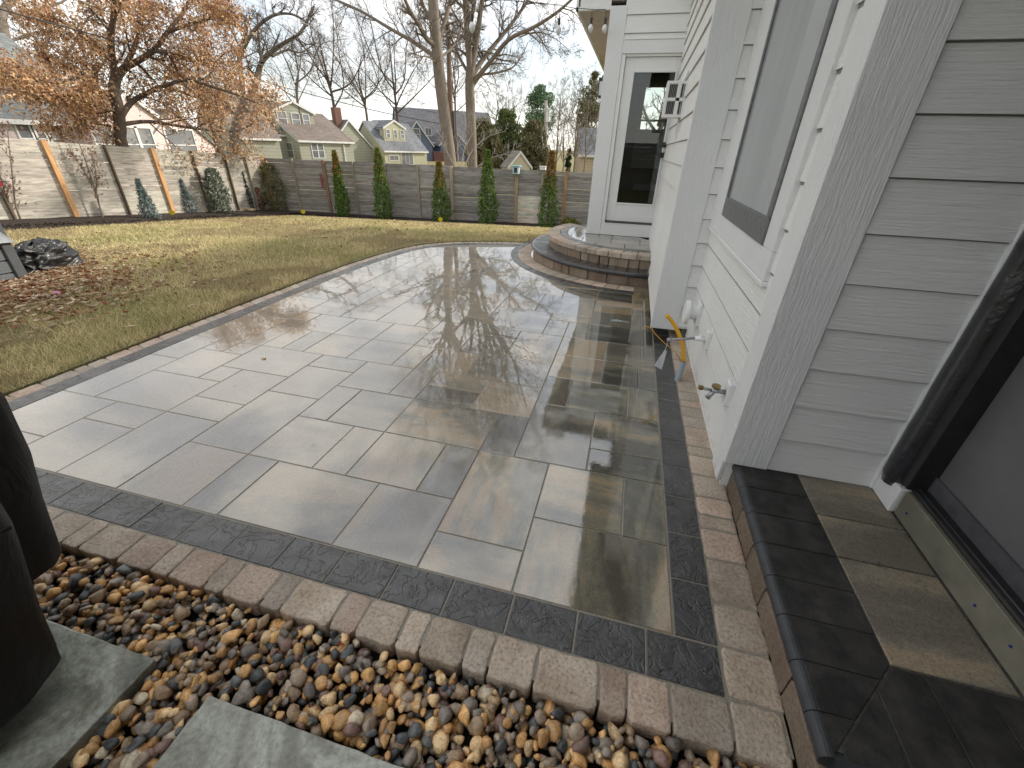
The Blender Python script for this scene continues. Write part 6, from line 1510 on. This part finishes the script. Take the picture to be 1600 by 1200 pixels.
# ------------------------------------------------------------------ storage box and tarp
_g = hit(46, 438); XT = _g[0]; a = atX(46, 438, XT); ztop = atX(10, 345, XT)[2]; yb_ = a[1]; zb_ = tz(XT, yb_)-.02
t = Thing('storage_box', (XT-.5, yb_-.8, zb_), 'grey plastic garden storage box with plank pattern sides at the left edge', 'storage box')
M_gp = simple('grey_plastic', (0.13, 0.14, 0.15), (0.10, 0.11, 0.12), .5, 12, stretch=(6, 1, 6), bump=.3); M_gp2 = simple('dark_grey_plastic', (0.085, 0.09, 0.095), (0.07, 0.075, 0.08), .5, 12)
mb = MB(); nb = 5
for i in range(nb):
    z0 = zb_+(ztop-zb_)*i/nb; z1 = zb_+(ztop-zb_)*(i+1)/nb-.012; mb.bbox(XT-1.0, XT-.012, yb_-1.7, yb_-.07, z0, z1, .006)
mb.box(XT-.98, XT-.03, yb_-1.68, yb_-.09, zb_, ztop-.02); t.part(mb, 'body', M_gp)
mb = MB(); mb.bbox(XT-.09, XT+.012, yb_-.085, yb_+.012, zb_, ztop+.02, .008); t.part(mb, 'corner_post', M_gp2)
mb = MB(); V = []; n = 14
for i in range(n):
    for j in range(n):
        x = XT-1.05+1.10*i/(n-1); y = yb_-1.75+1.78*j/(n-1); e = min(i, j, n-1-i, n-1-j); V.append((x, y, ztop+.03+.10*math.sin(math.pi*i/(n-1))*.6+.035*noise.noise(Vector((x*5, y*5, 0)))-(.20+.07*noise.noise(Vector((x*6, y*6, 5))) if e == 0 else 0)))
mb.add(V, [(i*n+j, (i+1)*n+j, (i+1)*n+j+1, i*n+j+1) for i in range(n-1) for j in range(n-1)])
t.part(mb, 'lid', film_mat('lid_grey', (0.14, 0.15, 0.165), (0.24, 0.25, 0.27), .45, .5), smooth=True)
g_ = hit(78, 428); D = math.hypot(g_[0], g_[1]); pw = np.linalg.norm(np.array(atD(122, 415, D))-np.array(atD(25, 415, D)))/2; cx = (np.array(atD(70, 420, D+.35))); hh = atD(70, 379, D)[2]-g_[2]
mb = MB(); nu, nv = 110, 44; V = []; gz0 = tz(cx[0], cx[1])
tx = np.array([CR[0], CR[1]]); tx /= np.linalg.norm(tx); ty = np.array([-tx[1], tx[0]])
for j in range(nv):
    f = j/(nv-1); rr = math.cos(f*math.pi/2)**.55; zz = math.sin(f*math.pi/2)**.9
    for i in range(nu):
        a = 2*math.pi*i/nu; ex = math.copysign(abs(math.cos(a))**.75, math.cos(a)); ey = math.copysign(abs(math.sin(a))**.75, math.sin(a))
        w1 = noise.noise(Vector((math.cos(a)*1.6, math.sin(a)*1.6, f*2.2+3))); w2 = noise.noise(Vector((math.cos(a)*2.3+f*2.0, math.sin(a)*3, f*9.0))); rid = abs(noise.noise(Vector((ex*2.2, f*7.5+ex*1.2, ey*2+8))))+.55*abs(noise.noise(Vector((ex*5+f*3, f*13, ey*5+2))))
        q = 1+.22*w1+.10*w2-.24*rid
        px2 = cx[:2]+tx*ex*pw*rr*q+ty*ey*.42*rr*q; V.append((px2[0], px2[1], gz0-.02+hh*zz*(1+.22*w1)-.05*rid))
V.append((cx[0], cx[1], gz0+hh*.95)); F = [(j*nu+i, j*nu+(i+1) % nu, (j+1)*nu+(i+1) % nu, (j+1)*nu+i) for j in range(nv-1) for i in range(nu)]
mb.add(V, F); M_tarp = film_mat('black_tarp', (0.008, 0.008, 0.009), (0.016, 0.016, 0.018), .42, 1.0, 0.1)
tag(mb.build('tarp', M_tarp, smooth=True), 'crumpled black plastic tarp heaped on the lawn beside the storage box', 'tarp')
# made-up fence behind the camera, added to darken the door glass reflection
make_fence('wooden_fence', 'unseen board fence added behind the camera for the door glass reflection', lambda s: (s, -6.5), lambda s: 1.75, lambda s: -0.05, [(-9+2.4*i, GR, .08, True) for i in range(8)], (0.8, 0.8, 0.82))

vase('bare_tree', 'bare tree seen through the glazed door and the room behind it', 1020, 250, 60, 19, 6, 3.0, 90, r=.15, cnt=(8, 6, 4))
